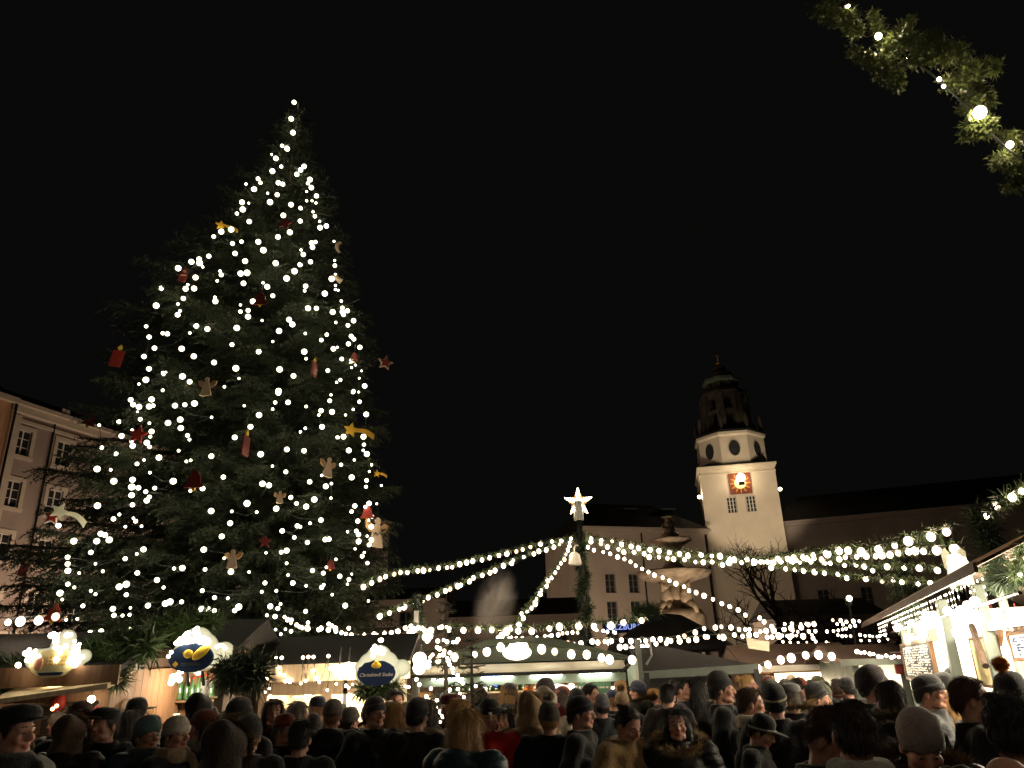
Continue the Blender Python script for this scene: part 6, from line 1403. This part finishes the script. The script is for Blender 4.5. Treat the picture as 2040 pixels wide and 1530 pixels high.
P(1177,1360,38,60,'short','',0,'101014','dark haired man in profile under the green hanging sign',hair='dark')
P(1156,1385,58,70,'beanie','0e0d0f',0,'17171a','person in black knit hat facing right, centre of the crowd',hair='brown')
P(1198,1381,42,180,'beanie','5f6064',0,'1d2024','person in light grey hat under the green hanging sign')
P(1219,1374,36,190,'cap','23304f',0,'1b1b20','person in blue cap at the right end of the green awning')
P(1238,1377,38,170,'beanie_pom','a58c6b',0,'2a241f','person in beige bobble hat at the right end of the green awning')
P(1240,1400,62,35,'short','',0,'8b6f46','dark haired man in tan coat looking down to the right',down=1,hair='dark',jk=(0,1,0))
P(1345,1406,62,-8,'long','',0,'141110','woman with long dark hair and pale fur collar, facing the camera',fur='b09a78',hair='black',jk=(0,1,1))
P(1405,1437,50,85,'short','',0,'121013','person in profile facing right beside the woman with the fur collar',hair='brown')
P(1434,1340,50,75,'tall','2c2a2c',0,'0d0d10','tall man in dark grey beanie and black coat facing right',hair='brown')
P(1330,1358,36,30,'short','',0,'1e1613','brown haired person under the black canvas tent',hair='brown')
P(1358,1350,38,60,'bun','',0,'17131a','person with hair tied up under the black canvas tent',hair='dark')
P(1386,1346,38,170,'long','',0,'17130f','long haired person seen from behind under the black canvas tent',hair='dark')
P(1301,1370,34,-10,'long','',0,'221916','small fair person at the posts of the black canvas tent',hair='blond')
P(1406,1360,34,150,'beanie','8f7c68',0,'1b1714','small person in light brown hat under the black canvas tent')
P(1493,1367,54,80,'short','',0,'1d1a18','short haired man with pale scarf facing right',hair='auburn',scarf='b9ad9a')
P(1500,1418,60,60,'cap','0d0f10',0,'0c0c0e','person in dark cap with pale stripes looking down',hair='brown',down=1,stripe='8f9484')
P(1539,1360,58,160,'beanie','0f0f10',0,'0e0e0f','person in black beanie with thin pale stripe, back turned',stripe='a89c7e')
P(1562,1352,32,170,'beanie','4b1518',0,'2a1314','small person in maroon hat before the orange lit stall')
P(1583,1349,32,180,'short','',0,'121014','dark haired person silhouetted against the orange lit stall',hair='black')
P(1587,1372,38,185,'beanie','4a1d15',0,'241512','person in rust red beanie before the orange lit stall')
P(1612,1352,30,175,'bun','',0,'17130f','person with small bun against the orange lit stall',hair='brown')
P(1640,1358,30,180,'cap','17181c',0,'14161d','person in dark cap before the right end of the orange stall')
P(1684,1348,36,180,'beanie','141113',0,'15151a','dark hatted person before the small grey stall')
P(1736,1327,58,75,'slouch','2a1a20',0,'17171b','tall person in plum knit hat facing right before the grey stall',hair='brown')
P(1767,1352,72,165,'short','',0,'12110f','brown haired person with beige hood seen from behind',hair='brown',jk=(0,1,0),fur='6b5c42')
P(1846,1342,58,50,'beanie','0b0b0e',0,'111318','young man in black beanie with lit face by the chalkboard',hair='dark')
P(1876,1338,46,160,'beanie','0e0d10',0,'131217','first of two black beanies behind the young man at the chalkboard')
P(1894,1333,44,150,'tall','0d0f10',0,'15140f','tall pointed black beanie nearest the grey post')
P(1882,1372,56,170,'long','',0,'20180f','light haired person between the chalkboard and the man with lit face',hair='blond')
P(1926,1343,76,70,'short','',0,'0f0e0e','short haired man whose cheek is lit by the bright counter',hair='auburn')
P(2006,1336,70,120,'beanie_pom','0f1016',0,'14131a','person in black hat with big orange bobble at the bright counter',stripe='b5731f')
P(1622,1392,104,45,'short','',0,'151313','short haired man bending his head to the right, lower right',hair='auburn',down=1)
P(1688,1388,112,168,'short','',0,'17161a','brown haired person with white and blue scarf seen from behind',hair='brown',scarf='a7a49c')
P(1812,1400,106,-12,'slouch','8d8481',0,'1c1613','woman in light grey knit hat looking down, fur hood behind',down=1,fur='57452f',hair='brown',jk=(0,1,1),pose='cup')
P(1995,1378,118,150,'short','',0,'0d0c0c','large dark haired head at the lower right corner',hair='dark')
P(1972,1482,128,10,'bald','',0,'15120f','bald man bending forward low at the right bottom edge',hair='brown',down=1)
P(1740,1440,92,182,'short','',0,'0d0d10','black coated person between the scarf and the grey knit hat',hair='black',height=1.6,jk=(1,1,0))
mug = empty('mug', (pr_.location.x+.0, pr_.location.y-.36, 1.13), 0, 'red mug in the hands of the man in the red jacket', 'mug'); link('mug_body', MUG, None, mug)
MB().tube([(.04,0,.02),(.065,0,.03),(.065,0,.06),(.04,0,.07)], .006, 6).build('handle', M['red_dark'], mug, True)
# ---- the rest of the crowd, further back
hats = ['beanie','tall','slouch','flat','short','short','long','long','bun','beanie_pom','hood','cap','Lbeanie']
hcn = [('black','101012'),('grey','5a5856'),('cream','c4b49a'),('maroon','4a141b'),('navy','1a2238'),('teal','2f5355'),('rust','6e2f16'),('white','cfc8bc'),('olive','3c3f24'),('brown','3a281b')]
ccn = [('black','0d0d0f'),('charcoal','202124'),('navy','141a2a'),('dark brown','241913'),('olive','23261a'),('dark red','3f1014'),('grey','3e3d3c'),('beige','75654c')]
hn = {'beanie':'beanie','tall':'tall beanie','slouch':'slouchy hat','flat':'flat cap','beanie_pom':'bobble hat','hood':'hood','cap':'cap','Lbeanie':'beanie over long hair'}
zones = [((-.66,-.35),(6.2,8.3),'left','brown hut'),((-.36,-.14),(6.5,9.6),'bright','bright hut'),((-.12,.13),(6.8,11.2),'green','green awning stall'),((.12,.33),(6.8,11.8),'tent','black tent'),((.30,.44),(7,14.2),'orange','orange lit stall')]
num = [13,14,22,16,22]; taken = [(o.location.x, o.location.y) for o, _, _ in PEOPLE]; fr_ = random.Random(21); FILL = []
for (zx, zy, zk, zn), n in zip(zones, num):
    c = 0; tries = 0
    while c < n and tries < 8000:
        tries += 1; Y = zy[0]+(zy[1]-zy[0])*fr_.random()**.8; X = Y*fr_.uniform(*zx)
        if X > .33*Y+1.5 or any((X-a)**2+(Y-b)**2 < .2 for a, b in taken): continue
        if any(Y < o_.location.y+.1 and abs(1020+FPX*.93*X/Y-px_) < 300/Y for o_, px_, _ in PEOPLE): continue
        taken.append((X, Y)); c += 1; h = fr_.gauss(1.70,.075); k = fr_.choice(hats); ha = fr_.choice(hcn); co = fr_.choice(ccn); hr = fr_.choice(['brown','dark','blond','black','grey'])
        v = Vector((X, Y, h))-Vector((0,0,CZ)); v = CM.transposed() @ v; px = 1020+FPX*v.x/-v.z; py = 765-FPX*v.y/-v.z
        face = fr_.gauss(180,60) if fr_.random() < .72 else fr_.uniform(-80,80)
        what = f"{ha[0]} {hn[k]}" if k in hn else {'short':f'short {hr} hair','long':f'long {hr} hair','bun':f'{hr} hair in a bun'}[k]
        if k == 'Lbeanie': what = f'{ha[0]} beanie, long {hr} hair'
        lab = f"person with {what}, {co[0]} coat, by the {zn}"
        FILL.append([px, lab, lambda l, a=(px, py, 50, face, k, ha[1], 0, co[1]), hr=hr, Y=Y, h=h, jk=fr_.choice([(0,0,0),(0,1,1),(1,0,0),(1,1,0)]), sc=fr_.choice([None,None,'7a6a58','4a1616','2a3646','8a8378']), fu=fr_.choice([None,None,None,'57452f','3a2d20','86745a']), pose=fr_.choice(['down','pocket','pocket','cup']): P(*a, l, pose, Y=Y, height=h, hair=hr, jk=jk, scarf=sc, fur=fu)])
FILL.sort(key=lambda t: t[0]); seen = {}
for px, lab, fn in FILL: seen.setdefault(lab, []).append(px)
cnt_ = {}
for px, lab, fn in FILL:
    if len(seen[lab]) > 1:
        i = cnt_.get(lab, 0); cnt_[lab] = i+1; lab2 = lab+(', left one', ', right one', ', far right one')[min(i, 2)]
    else: lab2 = lab
    fn(lab2)
print('people', len(PEOPLE))
